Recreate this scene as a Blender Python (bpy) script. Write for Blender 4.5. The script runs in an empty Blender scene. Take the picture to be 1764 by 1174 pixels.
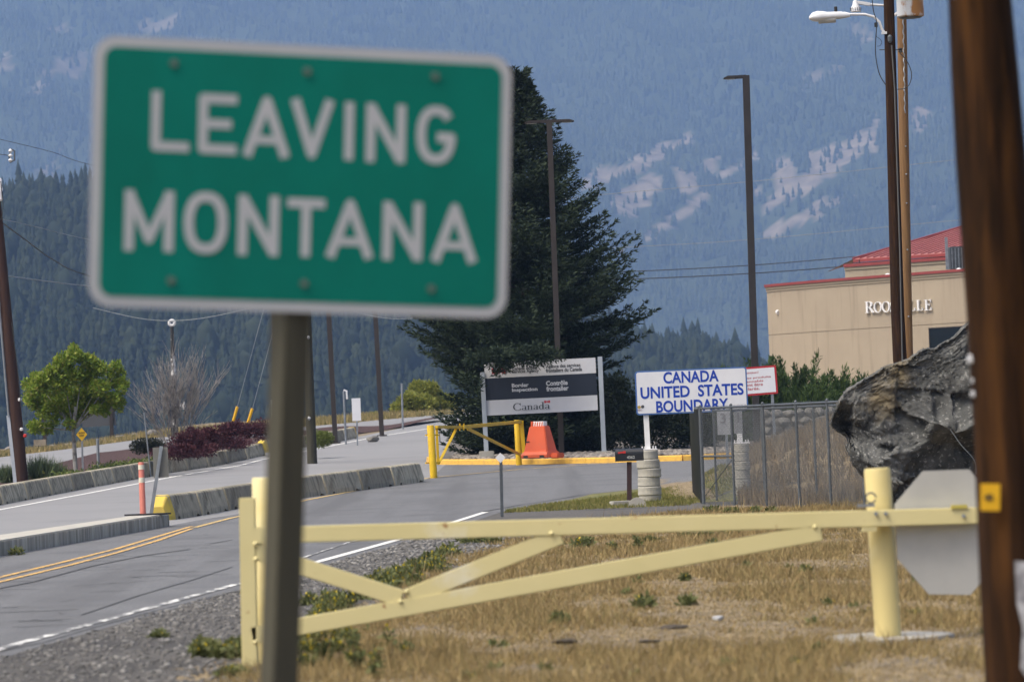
import bpy, math, random
import numpy as np
from mathutils import Vector, Matrix
random.seed(7)
rng = np.random.default_rng(7)
SC = bpy.context.scene
COL = SC.collection
R = math.radians

# ---------------------------------------------------------------- camera, sky, sun, exposure
F = 6615.0                       # focal length in pixels of the 1764 px wide photograph (135 mm lens)
EYE = Vector((0, 0, 1.6))
PITCH, ROLL = math.atan(144 / F), R(2.3)
_f = Vector((0, math.cos(PITCH), math.sin(PITCH)))
_u0 = Vector((0, -math.sin(PITCH), math.cos(PITCH)))
_r0 = Vector((1, 0, 0))
_u = _u0 * math.cos(ROLL) + _r0 * math.sin(ROLL)
_r = _r0 * math.cos(ROLL) - _u0 * math.sin(ROLL)
cam_data = bpy.data.cameras.new('camera')
cam = bpy.data.objects.new('camera', cam_data)
COL.objects.link(cam)
cam.matrix_world = Matrix(((_r.x, _u.x, -_f.x, EYE.x), (_r.y, _u.y, -_f.y, EYE.y), (_r.z, _u.z, -_f.z, EYE.z), (0, 0, 0, 1)))
cam_data.lens = 135
cam_data.sensor_width = 36
cam_data.clip_start = 0.5
cam_data.clip_end = 30000
cam_data.dof.use_dof = True
cam_data.dof.focus_distance = 82
cam_data.dof.aperture_fstop = 3.9
SC.camera = cam

SUN_EL, SUN_AZ = R(60), R(-118)     # azimuth from +Y, negative = to the left
world = bpy.data.worlds.new('World')
SC.world = world
world.use_nodes = True
nt = world.node_tree
nt.nodes.clear()
out = nt.nodes.new('ShaderNodeOutputWorld')
bg = nt.nodes.new('ShaderNodeBackground')
sky = nt.nodes.new('ShaderNodeTexSky')
sky.sky_type = 'NISHITA'
sky.sun_disc = False
sky.sun_elevation = SUN_EL
sky.sun_rotation = SUN_AZ
sky.air_density = 1.0
sky.dust_density = 7.0
sky.ozone_density = 1.0
bg.inputs['Strength'].default_value = 0.115
nt.links.new(sky.outputs[0], bg.inputs['Color'])
nt.links.new(bg.outputs[0], out.inputs['Surface'])
sl = bpy.data.lights.new('sun', 'SUN')
sl.energy = 1.5
sl.angle = R(36)
sl.color = (1.0, 0.95, 0.78)
sun = bpy.data.objects.new('sun', sl)
COL.objects.link(sun)
sd = Vector((math.sin(SUN_AZ) * math.cos(SUN_EL), math.cos(SUN_AZ) * math.cos(SUN_EL), math.sin(SUN_EL)))
sun.rotation_euler = sd.to_track_quat('Z', 'Y').to_euler()
vs = SC.view_settings
vs.view_transform = 'Standard'
vs.look = 'None'
vs.exposure = 1.02
vs.gamma = 1
vs.use_curve_mapping = False
SC.cycles.use_denoising = True
SC.cycles.volume_bounces = 1
SC.cycles.max_bounces = 6
SC.cycles.diffuse_bounces = 3
SC.cycles.use_adaptive_sampling = True
SC.cycles.adaptive_threshold = 0.015

HAZE_DENSITY = 1.15e-4
HAZE_COLOR = (0.33, 0.53, 0.95, 1)

# ---------------------------------------------------------------- pixel <-> world helpers
def ray(u, v):
    return _f * F + _r * (u - 882) - _u * (v - 587)
def P(u, v, Y):
    d = ray(u, v)
    return EYE + d * (Y / d.y)
def S(Y):
    return Y / F
def sstep(a, b, x):
    t = min(1.0, max(0.0, (x - a) / (b - a)))
    return t * t * (3 - 2 * t)
def gz(x, y):
    z = 0.0
    if y > 77:
        t = min(y, 200) - 77
        z += 0.0115 * t if t > 4 else 0.0115 * t * t / 8 + 0.0
        if t > 4: z -= 0.0115 * 2
    if y > 130:
        z += 0.0135 * (min(y, 200) - 130) * sstep(-25, -15, x)
    # grassy bank behind the chain link fence
    if x > 3.6 and 72 < y < 96:
        h = 0.52 * sstep(3.6, 4.9, x) + 0.33 * max(0, min(x, 9) - 4.7)
        z += h * sstep(72.5, 79, y) * (1 - sstep(84, 95, y))
    if y > 202:
        z -= 0.035 * (min(y, 900) - 202)
    return z
def G(u, v, lo=8.0, hi=200.0):
    d = ray(u, v)
    prev = lo
    y = lo
    while y < hi:
        p = EYE + d * (y / d.y)
        if p.z <= gz(p.x, p.y):
            a, b = prev, y
            for _ in range(20):
                m = (a + b) / 2
                q = EYE + d * (m / d.y)
                if q.z <= gz(q.x, q.y): b = m
                else: a = m
            q = EYE + d * (b / d.y)
            return Vector((q.x, q.y, gz(q.x, q.y)))
        prev = y
        y += 0.5
    p = EYE + d * (hi / d.y)
    return Vector((p.x, p.y, gz(p.x, p.y)))
def GY(u, Y):
    """ground point at depth Y seen in column u (approx.)"""
    v = 731
    for _ in range(6):
        p = P(u, v, Y)
        z = gz(p.x, p.y)
        v -= (z - p.z) / S(Y)
    p = P(u, v, Y)
    return Vector((p.x, p.y, gz(p.x, p.y)))
def proj(x, y, z):
    """numpy: world -> pixel"""
    dx, dy, dz = x - EYE.x, y - EYE.y, z - EYE.z
    w = dx * _f.x + dy * _f.y + dz * _f.z
    a = dx * _r.x + dy * _r.y + dz * _r.z
    b = dx * _u.x + dy * _u.y + dz * _u.z
    return 882 + F * a / w, 587 - F * b / w

# ---------------------------------------------------------------- materials
MATS = {}
def M(name, col, rough=0.8, col2=None, scale=4.0, lo=0.35, hi=0.65, bump=0.0, bscale=None, bdist=0.02,
      metal=0.0, stretch=(1, 1, 1), col3=None, scale3=1.0, lo3=0.5, hi3=0.62, island=None, transl=0.0, detail=8, spec=0.4, layer=None):
    if name in MATS: return MATS[name]
    m = bpy.data.materials.new(name)
    m.use_nodes = True
    t = m.node_tree
    L = t.links.new
    t.nodes.clear()
    o = t.nodes.new('ShaderNodeOutputMaterial')
    b = t.nodes.new('ShaderNodeBsdfPrincipled')
    b.inputs['Roughness'].default_value = rough
    b.inputs['Metallic'].default_value = metal
    b.inputs['Specular IOR Level'].default_value = spec
    tc = t.nodes.new('ShaderNodeTexCoord')
    mp = t.nodes.new('ShaderNodeMapping')
    mp.inputs['Scale'].default_value = stretch
    L(tc.outputs['Object'], mp.inputs['Vector'])
    def noise(sc, det=detail, rg=0.6):
        n = t.nodes.new('ShaderNodeTexNoise')
        n.inputs['Scale'].default_value = sc
        n.inputs['Detail'].default_value = det
        n.inputs['Roughness'].default_value = rg
        L(mp.outputs[0], n.inputs['Vector'])
        return n.outputs['Fac']
    def mix(fac, a, c):
        x = t.nodes.new('ShaderNodeMix')
        x.data_type = 'RGBA'
        if isinstance(fac, float): x.inputs['Factor'].default_value = fac
        else: L(fac, x.inputs['Factor'])
        for s, k in ((a, 'A'), (c, 'B')):
            s_in = [i for i in x.inputs if i.name == k and i.type == 'RGBA'][0]
            if isinstance(s, tuple): s_in.default_value = (*s[:3], 1)
            else: L(s, s_in)
        return [q for q in x.outputs if q.type == 'RGBA'][0]
    def ramp(f, a, c):
        r_ = t.nodes.new('ShaderNodeMapRange')
        r_.inputs['From Min'].default_value = a
        r_.inputs['From Max'].default_value = c
        L(f, r_.inputs['Value'])
        return r_.outputs[0]
    c = tuple(col)
    if col2 is not None: c = mix(ramp(noise(scale), lo, hi), c, tuple(col2))
    if col3 is not None: c = mix(ramp(noise(scale3), lo3, hi3), c, tuple(col3))
    if layer is not None:      # (colour, scale, lo, hi, stretch)
        mp2 = t.nodes.new('ShaderNodeMapping'); mp2.inputs['Scale'].default_value = layer[4]
        L(tc.outputs['Object'], mp2.inputs['Vector'])
        n = t.nodes.new('ShaderNodeTexNoise'); n.inputs['Scale'].default_value = layer[1]; n.inputs['Detail'].default_value = 6
        L(mp2.outputs[0], n.inputs['Vector'])
        c = mix(ramp(n.outputs['Fac'], layer[2], layer[3]), c, layer[0])
    if island is not None:
        g = t.nodes.new('ShaderNodeNewGeometry')
        r_ = t.nodes.new('ShaderNodeValToRGB')
        els = r_.color_ramp.elements
        n = len(island)
        els[0].color = (*island[0], 1); els[0].position = 0
        els[1].color = (*island[-1], 1); els[1].position = 1
        for i in range(1, n - 1):
            e = els.new(i / (n - 1)); e.color = (*island[i], 1)
        L(g.outputs['Random Per Island'], r_.inputs[0])
        c = r_.outputs[0] if col2 is None else mix(0.55, c, r_.outputs[0])
    if isinstance(c, tuple): b.inputs['Base Color'].default_value = (*c[:3], 1)
    else: L(c, b.inputs['Base Color'])
    if bump:
        bn = t.nodes.new('ShaderNodeBump')
        bn.inputs['Strength'].default_value = bump
        bn.inputs['Distance'].default_value = bdist
        L(noise(bscale or scale * 3), bn.inputs['Height'])
        L(bn.outputs[0], b.inputs['Normal'])
    if transl:
        tr = t.nodes.new('ShaderNodeBsdfTranslucent')
        if isinstance(c, tuple): tr.inputs['Color'].default_value = (*c[:3], 1)
        else: L(c, tr.inputs['Color'])
        mx = t.nodes.new('ShaderNodeMixShader'); mx.inputs[0].default_value = transl
        L(b.outputs[0], mx.inputs[1]); L(tr.outputs[0], mx.inputs[2]); L(mx.outputs[0], o.inputs['Surface'])
    else: L(b.outputs[0], o.inputs['Surface'])
    MATS[name] = m
    return m

# ---------------------------------------------------------------- mesh helpers
def tag(o, label=None, cat=None, group=None, kind=None):
    if label: o['label'] = label
    if cat: o['category'] = cat
    if group: o['group'] = group
    if kind: o['kind'] = kind
    return o
def thing(name, loc, label, cat, group=None, rz=0.0):
    o = bpy.data.objects.new(name, None)
    COL.objects.link(o)
    o.location = loc
    o.rotation_euler = (0, 0, rz)
    o.empty_display_size = 0.2
    return tag(o, label, cat, group)
def world_loc(o):
    v = Vector((0, 0, 0))
    while o is not None:
        v += o.location
        o = o.parent
    return v
class MB:
    def __init__(s): s.v = []; s.f = []
    def add(s, vs, fs):
        n = len(s.v)
        s.v += [tuple(p) for p in vs]
        s.f += [tuple(i + n for i in f) for f in fs]
        return s
    def box(s, c, size, rz=0.0, m=None):
        c = Vector(c)
        rot = m if m is not None else Matrix.Rotation(rz, 3, 'Z')
        hx, hy, hz = (q / 2 for q in size)
        vs = [c + rot @ Vector((x * hx, y * hy, z * hz)) for x in (-1, 1) for y in (-1, 1) for z in (-1, 1)]
        return s.add(vs, [(0, 1, 3, 2), (4, 6, 7, 5), (0, 4, 5, 1), (2, 3, 7, 6), (0, 2, 6, 4), (1, 5, 7, 3)])
    def bar(s, a, b, w, h, up=(0, 0, 1)):
        """square beam a-b; w across, h along up"""
        a, b = Vector(a), Vector(b)
        d = (b - a).normalized()
        sd_ = d.cross(Vector(up))
        if sd_.length < 1e-4: sd_ = d.cross(Vector((0, 1, 0)))
        sd_.normalize()
        u2 = sd_.cross(d).normalized()
        vs = [p + sd_ * (i * w / 2) + u2 * (j * h / 2) for p in (a, b) for i, j in ((-1, -1), (1, -1), (1, 1), (-1, 1))]
        return s.add(vs, [(0, 3, 2, 1), (4, 5, 6, 7), (0, 1, 5, 4), (1, 2, 6, 5), (2, 3, 7, 6), (3, 0, 4, 7)])
    def tube(s, pts, r, n=10, cap=True):
        pts = [Vector(p) for p in pts]
        rs = r if isinstance(r, (list, tuple)) else [r] * len(pts)
        ref = None
        vs, fs = [], []
        for i, p in enumerate(pts):
            a = pts[max(0, i - 1)]; b = pts[min(len(pts) - 1, i + 1)]
            d = (b - a).normalized()
            if ref is None:
                ref = d.orthogonal().normalized() if abs(d.z) < 0.9 else (Vector((1, 0, 0)) - d * d.x).normalized()
            else:
                ref = (ref - d * ref.dot(d)).normalized()
            q = d.cross(ref)
            for k in range(n):
                t = 2 * math.pi * k / n
                vs.append(p + (ref * math.cos(t) + q * math.sin(t)) * rs[i])
        for i in range(len(pts) - 1):
            for k in range(n):
                a = i * n + k; b = i * n + (k + 1) % n
                fs.append((a, b, b + n, a + n))
        if cap:
            fs.append(tuple(range(n - 1, -1, -1)))
            fs.append(tuple(range((len(pts) - 1) * n, len(pts) * n)))
        return s.add(vs, fs)
    def prism(s, poly, o, r, u, n, d0, d1):
        """2d polygon in frame (o,r,u,n), extruded from depth d0 to d1 along n"""
        k = len(poly)
        o, r, u, n = map(Vector, (o, r, u, n))
        vs = [o + r * x + u * y + n * d0 for x, y in poly] + [o + r * x + u * y + n * d1 for x, y in poly]
        fs = [tuple(range(k - 1, -1, -1)), tuple(range(k, 2 * k))] + [(i, (i + 1) % k, (i + 1) % k + k, i + k) for i in range(k)]
        return s.add(vs, fs)
    def lathe(s, c, prof, n=16):
        c = Vector(c)
        vs = [c + Vector((r * math.cos(2 * math.pi * k / n), r * math.sin(2 * math.pi * k / n), z)) for r, z in prof for k in range(n)]
        fs = [(i * n + k, i * n + (k + 1) % n, (i + 1) * n + (k + 1) % n, (i + 1) * n + k) for i in range(len(prof) - 1) for k in range(n)]
        fs += [tuple(range(n - 1, -1, -1)), tuple(range((len(prof) - 1) * n, len(prof) * n))]
        return s.add(vs, fs)
    def build(s, name, mat, parent=None, smooth=False, world=True, bevel=0.0):
        off = world_loc(parent) if (parent is not None and world) else Vector((0, 0, 0))
        me = bpy.data.meshes.new(name)
        me.from_pydata([(x - off.x, y - off.y, z - off.z) for x, y, z in s.v], [], s.f)
        me.materials.append(mat)
        import bmesh
        if len(s.f) < 60000:
            bm = bmesh.new(); bm.from_mesh(me)
            bmesh.ops.recalc_face_normals(bm, faces=bm.faces)
            if bevel:
                es = [e for e in bm.edges if len(e.link_faces) == 2 and e.calc_face_angle(0) > 0.6]
                bmesh.ops.bevel(bm, geom=es, offset=bevel, segments=2, affect='EDGES', clamp_overlap=True)
            bm.to_mesh(me); bm.free()
        if smooth: 
            me.polygons.foreach_set('use_smooth', [True] * len(me.polygons))
            try: me.set_sharp_from_angle(angle=R(40))
            except Exception: pass
        o = bpy.data.objects.new(name, me)
        COL.objects.link(o)
        o.parent = parent
        return o
def solo(mb, name, mat, loc, label, cat, group=None, **k):
    """a thing that is one mesh, origin at loc"""
    loc = Vector(loc)
    mb.v = [(x - loc.x, y - loc.y, z - loc.z) for x, y, z in mb.v]
    o = mb.build(name, mat, None, world=False, **k)
    o.location = loc
    return tag(o, label, cat, group)
def np_mesh(name, V, Fa, mat, parent=None, off=(0, 0, 0), smooth=False):
    V = np.asarray(V, dtype=np.float32) - np.asarray(off, dtype=np.float32)
    Fa = np.asarray(Fa, dtype=np.int32)
    me = bpy.data.meshes.new(name)
    n, k = Fa.shape
    me.vertices.add(len(V)); me.vertices.foreach_set('co', V.ravel())
    me.loops.add(n * k); me.loops.foreach_set('vertex_index', Fa.ravel())
    me.polygons.add(n); me.polygons.foreach_set('loop_start', np.arange(0, n * k, k, dtype=np.int32))
    me.polygons.foreach_set('loop_total', np.full(n, k, dtype=np.int32))
    me.update(calc_edges=True)
    if smooth: me.polygons.foreach_set('use_smooth', [True] * n)
    me.materials.append(mat)
    o = bpy.data.objects.new(name, me)
    COL.objects.link(o)
    o.parent = parent
    return o
def leaves(C, A, Sd, Ln, W, bend=0.0):
    """diamond leaves: C base, A axis, Sd side (N,3), Ln,W (N,)"""
    C, A, Sd = map(np.asarray, (C, A, Sd))
    Ln = np.asarray(Ln)[:, None]; W = np.asarray(W)[:, None]
    N = np.cross(A, Sd)
    V = np.stack([C, C + A * Ln * .45 + Sd * W * .5 + N * Ln * bend, C + A * Ln, C + A * Ln * .45 - Sd * W * .5 + N * Ln * bend], axis=1).reshape(-1, 3)
    Fa = np.arange(len(C) * 4).reshape(-1, 4)
    return V, Fa
def unit(a):
    return a / (np.linalg.norm(a, axis=-1, keepdims=True) + 1e-9)
def rnd_dirs(n):
    return unit(rng.normal(size=(n, 3)))
def vnoise(x, y, seed=0):
    """numpy value noise, 0..1"""
    r_ = np.random.default_rng(seed).random((256, 256))
    xi, yi = np.floor(x).astype(int), np.floor(y).astype(int)
    fx, fy = x - xi, y - yi
    fx = fx * fx * (3 - 2 * fx); fy = fy * fy * (3 - 2 * fy)
    g = lambda a, b: r_[a % 256, b % 256]
    return (g(xi, yi) * (1 - fx) * (1 - fy) + g(xi + 1, yi) * fx * (1 - fy) + g(xi, yi + 1) * (1 - fx) * fy + g(xi + 1, yi + 1) * fx * fy)
def fbm(x, y, seed=0, o=4):
    s, a, t = 0, 1.0, 0
    for i in range(o):
        s = s + a * vnoise(x * 2 ** i, y * 2 ** i, seed + i); t += a; a *= 0.5
    return s / t
def lerp_list(pts, n):
    """resample a polyline to n points by length"""
    pts = [Vector(p) for p in pts]
    d = [0]
    for a, b in zip(pts, pts[1:]): d.append(d[-1] + (b - a).length)
    res = []
    for i in range(n):
        t = d[-1] * i / (n - 1)
        k = 0
        while k < len(pts) - 2 and d[k + 1] < t: k += 1
        f = (t - d[k]) / max(1e-9, d[k + 1] - d[k])
        res.append(pts[k].lerp(pts[k + 1], f))
    return res
def strip(name, La, Lb, n, m, mat, dz=0.004, kind='structure', parent=None, fz=None):
    """sheet between two polylines on the ground"""
    A, B = lerp_list(La, n), lerp_list(Lb, n)
    V, Fa = [], []
    for i in range(n):
        for j in range(m + 1):
            p = A[i].lerp(B[i], j / m)
            V.append((p.x, p.y, (fz or gz)(p.x, p.y) + dz))
    for i in range(n - 1):
        for j in range(m):
            a = i * (m + 1) + j
            Fa.append((a, a + 1, a + m + 2, a + m + 1))
    o = np_mesh(name, V, Fa, mat, parent)
    if kind: o['kind'] = kind
    return o
def row_strip(name, fl, fr, y0, y1, dy, m, mat, dz):
    """sheet between x=fl(y) and x=fr(y)"""
    V, Fa = [], []
    ys = np.arange(y0, y1 + 1e-6, dy)
    for y in ys:
        a, b = fl(y), fr(y)
        for j in range(m + 1):
            x = a + (b - a) * j / m
            V.append((x, y, gz(x, y) + dz))
    for i in range(len(ys) - 1):
        for j in range(m):
            k = i * (m + 1) + j
            Fa.append((k, k + 1, k + m + 2, k + m + 1))
    o = np_mesh(name, V, Fa, mat)
    o['kind'] = 'structure'
    return o
def interp(pts):
    pts = sorted(pts, key=lambda p: p[1])
    ys = [p[1] for p in pts]; xs = [p[0] for p in pts]
    return lambda y: float(np.interp(y, ys, xs))
def line_on_ground(name, pxs, width, mat, dz=0.009, n=80, world=False):
    """a painted line through ground points"""
    pts = [Vector(p) if world else G(*p) for p in pxs]
    A = lerp_list(pts, n)
    V, Fa = [], []
    for i, p in enumerate(A):
        a = A[max(0, i - 1)]; b = A[min(n - 1, i + 1)]
        d = Vector((b.x - a.x, b.y - a.y, 0)).normalized()
        s = Vector((d.y, -d.x, 0)) * width / 2
        for q in (p - s, p + s): V.append((q.x, q.y, gz(q.x, q.y) + dz))
    for i in range(n - 1): Fa.append((2 * i, 2 * i + 1, 2 * i + 3, 2 * i + 2))
    o = np_mesh(name, V, Fa, mat)
    o['kind'] = 'structure'
    return o
def text_mesh(name, body, size, mat, parent, o, r, u, n, bold=0.0, align='LEFT', sx=1.0, spacing=1.0, depth=0.004, line=1.0, serif=False):
    """lettering in frame: origin o (baseline), right r, up u, normal n"""
    cu = bpy.data.curves.new('t', 'FONT')
    cu.body = body; cu.size = size; cu.align_x = align; cu.offset = bold; cu.space_character = spacing; cu.space_line = line
    cu.extrude = 0.0; cu.resolution_u = 4
    ob = bpy.data.objects.new('t', cu); COL.objects.link(ob)
    dg = bpy.context.evaluated_depsgraph_get()
    me0 = bpy.data.meshes.new_from_object(ob.evaluated_get(dg))
    vs = [v.co.copy() for v in me0.vertices]; fs = [tuple(p.vertices) for p in me0.polygons]
    bpy.data.objects.remove(ob); bpy.data.curves.remove(cu); bpy.data.meshes.remove(me0)
    mb = MB()
    o, r, u, n = map(Vector, (o, r, u, n))
    mb.add([o + r * (v.x * sx) + u * v.y + n * depth for v in vs], fs)
    return mb.build(name, mat, parent)
def strokes(mb, o, r, u, n, segs, depth=0.003):
    """segs: list of (polyline, thickness); flat strokes with rounded joints, each a hair prouder than the last"""
    o, r, u, n = map(Vector, (o, r, u, n))
    k = 0
    for pl, th in segs:
        for a, b in zip(pl, pl[1:]):
            d = Vector((b[0] - a[0], b[1] - a[1])); L = d.length
            if L < 1e-6: continue
            d /= L; s = Vector((-d.y, d.x)) * th / 2
            z = depth + 0.00004 * k; k += 1
            q = [(a[0] + s.x, a[1] + s.y), (b[0] + s.x, b[1] + s.y), (b[0] - s.x, b[1] - s.y), (a[0] - s.x, a[1] - s.y)]
            mb.add([o + r * x + u * y + n * z for x, y in q], [(0, 3, 2, 1)])
        for a in pl[1:-1]:
            z = depth + 0.00004 * k; k += 1
            mb.add([o + r * (a[0] + th / 2 * math.cos(t * math.pi / 5)) + u * (a[1] + th / 2 * math.sin(t * math.pi / 5)) + n * z for t in range(10)], [tuple(range(10))])
    return mb
def rrect(w, h, rad, n=6):
    pts = []
    for cx, cy, a0 in ((w - rad, rad, -90), (w - rad, h - rad, 0), (rad, h - rad, 90), (rad, rad, 180)):
        for i in range(n + 1):
            a = R(a0 + 90 * i / n)
            pts.append((cx + rad * math.cos(a), cy + rad * math.sin(a)))
    return pts
ORD = ['first', 'second', 'third', 'fourth', 'fifth', 'sixth', 'seventh', 'eighth', 'ninth', 'tenth', 'eleventh', 'twelfth', 'thirteenth', 'fourteenth', 'fifteenth', 'sixteenth']

# ================================================================ SETTING: ground, roads, hills
m_ground = M('dry_ground', (0.17, 0.128, 0.072), 0.95, (0.11, 0.082, 0.048), 0.9, 0.3, 0.7, bump=0.6, bscale=18, bdist=0.05,
             col3=(0.12, 0.10, 0.08), scale3=0.8, lo3=0.50, hi3=0.60, layer=((0.25, 0.195, 0.115), 9, .45, .62, (1, .6, 1)))
m_gravel = M('gravel', (0.115, 0.109, 0.102), 0.95, (0.06, 0.056, 0.052), 28, 0.35, 0.65, bump=0.9, bscale=45, bdist=0.03,
             col3=(0.055, 0.052, 0.05), scale3=0.45, lo3=0.48, hi3=0.62)
m_asphalt = M('asphalt_worn', (0.145, 0.148, 0.155), 0.9, (0.085, 0.087, 0.092), 22, 0.35, 0.65, bump=0.25, bscale=90, bdist=0.01,
              col3=(0.085, 0.086, 0.09), scale3=0.35, lo3=0.48, hi3=0.72, layer=((0.085, 0.086, 0.09), 1.0, 0.48, 0.66, (1.1, 0.04, 1)))
m_asphalt2 = M('asphalt_pale', (0.215, 0.215, 0.22), 0.85, (0.175, 0.175, 0.18), 50, 0.3, 0.7, bump=0.2, bscale=80, bdist=0.01,
               col3=(0.17, 0.17, 0.175), scale3=0.25, lo3=0.45, hi3=0.7)
m_white_paint = M('road_white', (0.62, 0.62, 0.6), 0.7, (0.2, 0.2, 0.2), 9, 0.58, 0.66)
m_white_paint_worn = M('road_white_worn', (0.6, 0.6, 0.58), 0.7, (0.13, 0.13, 0.13), 6, 0.44, 0.50, stretch=(1, .35, 1))
m_yellow_line = M('road_yellow', (0.52, 0.36, 0.12), 0.7, (0.2, 0.17, 0.12), 7, 0.50, 0.60)
m_orange_line = M('road_orange', (0.56, 0.34, 0.09), 0.7, (0.17, 0.14, 0.11), 7, 0.50, 0.58)
m_kerb_yellow = M('kerb_yellow', (0.60, 0.36, 0.06), 0.75, (0.40, 0.24, 0.07), 6, 0.45, 0.75, bump=0.3)
m_concrete = M('concrete', (0.30, 0.28, 0.235), 0.9, (0.18, 0.165, 0.13), 3.5, 0.3, 0.7, bump=0.5, bscale=25, bdist=0.01,
               col3=(0.11, 0.10, 0.08), scale3=1.6, lo3=0.56, hi3=0.72)
m_concrete_lt = M('concrete_light', (0.40, 0.385, 0.345), 0.9, (0.30, 0.285, 0.25), 3.0, 0.3, 0.7, bump=0.3, bscale=25, bdist=0.008)
m_conc_streak = M('concrete_streaked', (0.44, 0.41, 0.34), 0.9, (0.24, 0.22, 0.18), 5, 0.4, 0.6, bump=0.4, bscale=15, stretch=(1, 1, .12), bdist=0.01)
m_yellow_conc = M('barrier_yellow', (0.55, 0.40, 0.05), 0.8, (0.42, 0.31, 0.08), 5, 0.4, 0.7, bump=0.4, bscale=20, bdist=0.01)
m_mulch = M('red_mulch', (0.07, 0.032, 0.026), 0.95, (0.035, 0.018, 0.016), 14, 0.3, 0.7, bump=1.0, bscale=20, bdist=0.06)
m_rock = M('rock_grey', (0.20, 0.19, 0.175), 0.9, (0.11, 0.105, 0.10), 2.5, 0.35, 0.65, bump=0.7, bscale=9, bdist=0.04)
m_rock_tan = M('rock_tan', (0.30, 0.26, 0.20), 0.9, (0.17, 0.145, 0.115), 2.5, 0.35, 0.65, bump=0.7, bscale=9, bdist=0.04)

# ---- ground sheet (near), valley beyond the crest
def ground():
    xs = np.concatenate([np.linspace(-400, -60, 12), np.arange(-58, 58.1, 1.0), np.linspace(60, 400, 12)])
    ys = np.concatenate([np.linspace(-60, 5, 8), np.arange(6, 215.1, 1.0), np.linspace(220, 900, 20), np.linspace(1000, 9000, 20)])
    V = [(x * (1 if y < 300 else min(16, 1 + (y - 300) / 260)), y, gz(x, y)) for y in ys for x in xs]
    nx = len(xs)
    Fa = [(j * nx + i, j * nx + i + 1, (j + 1) * nx + i + 1, (j + 1) * nx + i) for j in range(len(ys) - 1) for i in range(nx - 1)]
    V = np.array(V)
    near = (np.abs(V[:, 0]) < 12) & (V[:, 1] > 12) & (V[:, 1] < 74)
    V[near, 2] -= 0.0
    o = np_mesh('ground', V, Fa, m_ground, smooth=True)
    o['kind'] = 'structure'
ground()

# ---- roads
fog = [(-5.6, 10), (-4.07, 30.5), (-3.0, 42), (-1.74, 55.7), (-0.62, 71)]
fogf = interp(fog)
centre = interp([(-9.6, 8), (-8.3, 45), (-7.5, 54), (-6.55, 68), (-6.2, 74), (-4.7, 88), (-2.45, 100), (-2.3, 103), (-2.2, 118), (-1.5, 150), (2, 175), (6, 205)])
exit_left = [G(u, v) for u, v in ((-140, 893), (0, 869), (150, 840), (300, 812), (445, 784), (600, 757), (700, 737))]
exl = interp([(-16.5, 60), (-14.5, 80)] + [(p.x, p.y) for p in exit_left if p.y > 85] + [(-4.4, 200)])
road_r = interp([(-5.35, 10), (-3.8, 30.5), (-2.72, 42), (-1.46, 55.7), (-0.3, 71), (0.4, 75), (1.9, 80), (4.2, 87), (9, 93), (30, 97), (60, 98)])
row_strip('exit_road', lambda y: exl(y) - 0.25, centre, 8, 200, 1.0, 14, m_asphalt2, 0.006)
row_strip('road', centre, road_r, 8, 119, 1.0, 16, m_asphalt, 0.005)
loop_near = [G(u, v) for u, v in ((-140, 858), (0, 832), (90, 803), (170, 781), (240, 771), (400, 757), (560, 742), (690, 730), (770, 722))]
loop_far = [G(u, v) for u, v in ((-140, 806), (0, 787), (120, 773), (240, 757), (400, 746), (560, 732), (690, 720), (790, 713))]
strip('loop_road', loop_near, loop_far, 120, 10, m_asphalt2, 0.012)

# ---- gravel shoulder (two sheets: firm edge and the loose apron in front)
gr_edge = interp([(-0.5, 8), (-1.6, 18), (-2.15, 24.5), (-2.3, 28), (-1.65, 32), (-1.5, 36), (-1.2, 42), (-0.8, 50), (0.3, 57), (1.8, 63), (3.0, 67), (4.5, 71), (5.5, 75), (8, 82), (14, 88)])
def wob(y):
    return 0.16 * math.sin(y * 2.1) + 0.12 * math.sin(y * 5.3 + 1) + 0.07 * math.sin(y * 11.7)
row_strip('gravel_shoulder', lambda y: road_r(y), lambda y: max(road_r(y) + .05, gr_edge(y) + wob(y)), 8, 76, 0.25, 10, m_gravel, 0.003)
m_lawn = M('lawn', (0.105, 0.115, 0.035), 0.95, (0.16, 0.14, 0.05), 1.5, 0.35, 0.65, bump=0.8, bscale=30, bdist=0.04)
strip('lawn', [G(u, v) for u, v in ((945, 868), (1020, 851), (1100, 842), (1195, 834), (1290, 822))],
      [G(u, v) for u, v in ((945, 871), (1020, 872), (1100, 868), (1195, 866), (1300, 862))], 40, 6, m_lawn, 0.010)

# ---- painted lines
line_on_ground('edge_line', [Vector((-5.6, 10, 0)), Vector((-4.07, 30.5, 0)), Vector((-3.0, 42, 0))], 0.11, m_white_paint_worn, 0.012, world=True)
line_on_ground('edge_line', [Vector((-3.0, 42, 0)), Vector((-1.74, 55.7, 0)), Vector((-0.62, 71, 0))], 0.13, m_white_paint, 0.012, world=True)
line_on_ground('edge_line', [(520, 962), (600, 935), (680, 918)], 0.05, m_white_paint_worn, 0.013)
line_on_ground('exit_edge_line', [(-100, 899), (0, 878), (150, 850), (300, 821), (450, 792), (560, 770), (650, 752), (740, 738)], 0.14, m_white_paint, 0.013)
line_on_ground('centre_line', [(-160, 1035), (0, 995), (120, 966), (200, 946), (270, 925), (330, 907)], 0.09, m_orange_line, 0.013)
line_on_ground('centre_line', [(-160, 1043), (0, 1003), (120, 974), (200, 953), (270, 932), (330, 911)], 0.09, m_orange_line, 0.013)
line_on_ground('centre_line', [(335, 909), (400, 892), (525, 862), (640, 840), (740, 823), (900, 808), (1060, 797), (1200, 790)], 0.12, m_yellow_line, 0.013)
m_crack = M('crack_seal', (0.035, 0.035, 0.037), 0.9)
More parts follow.
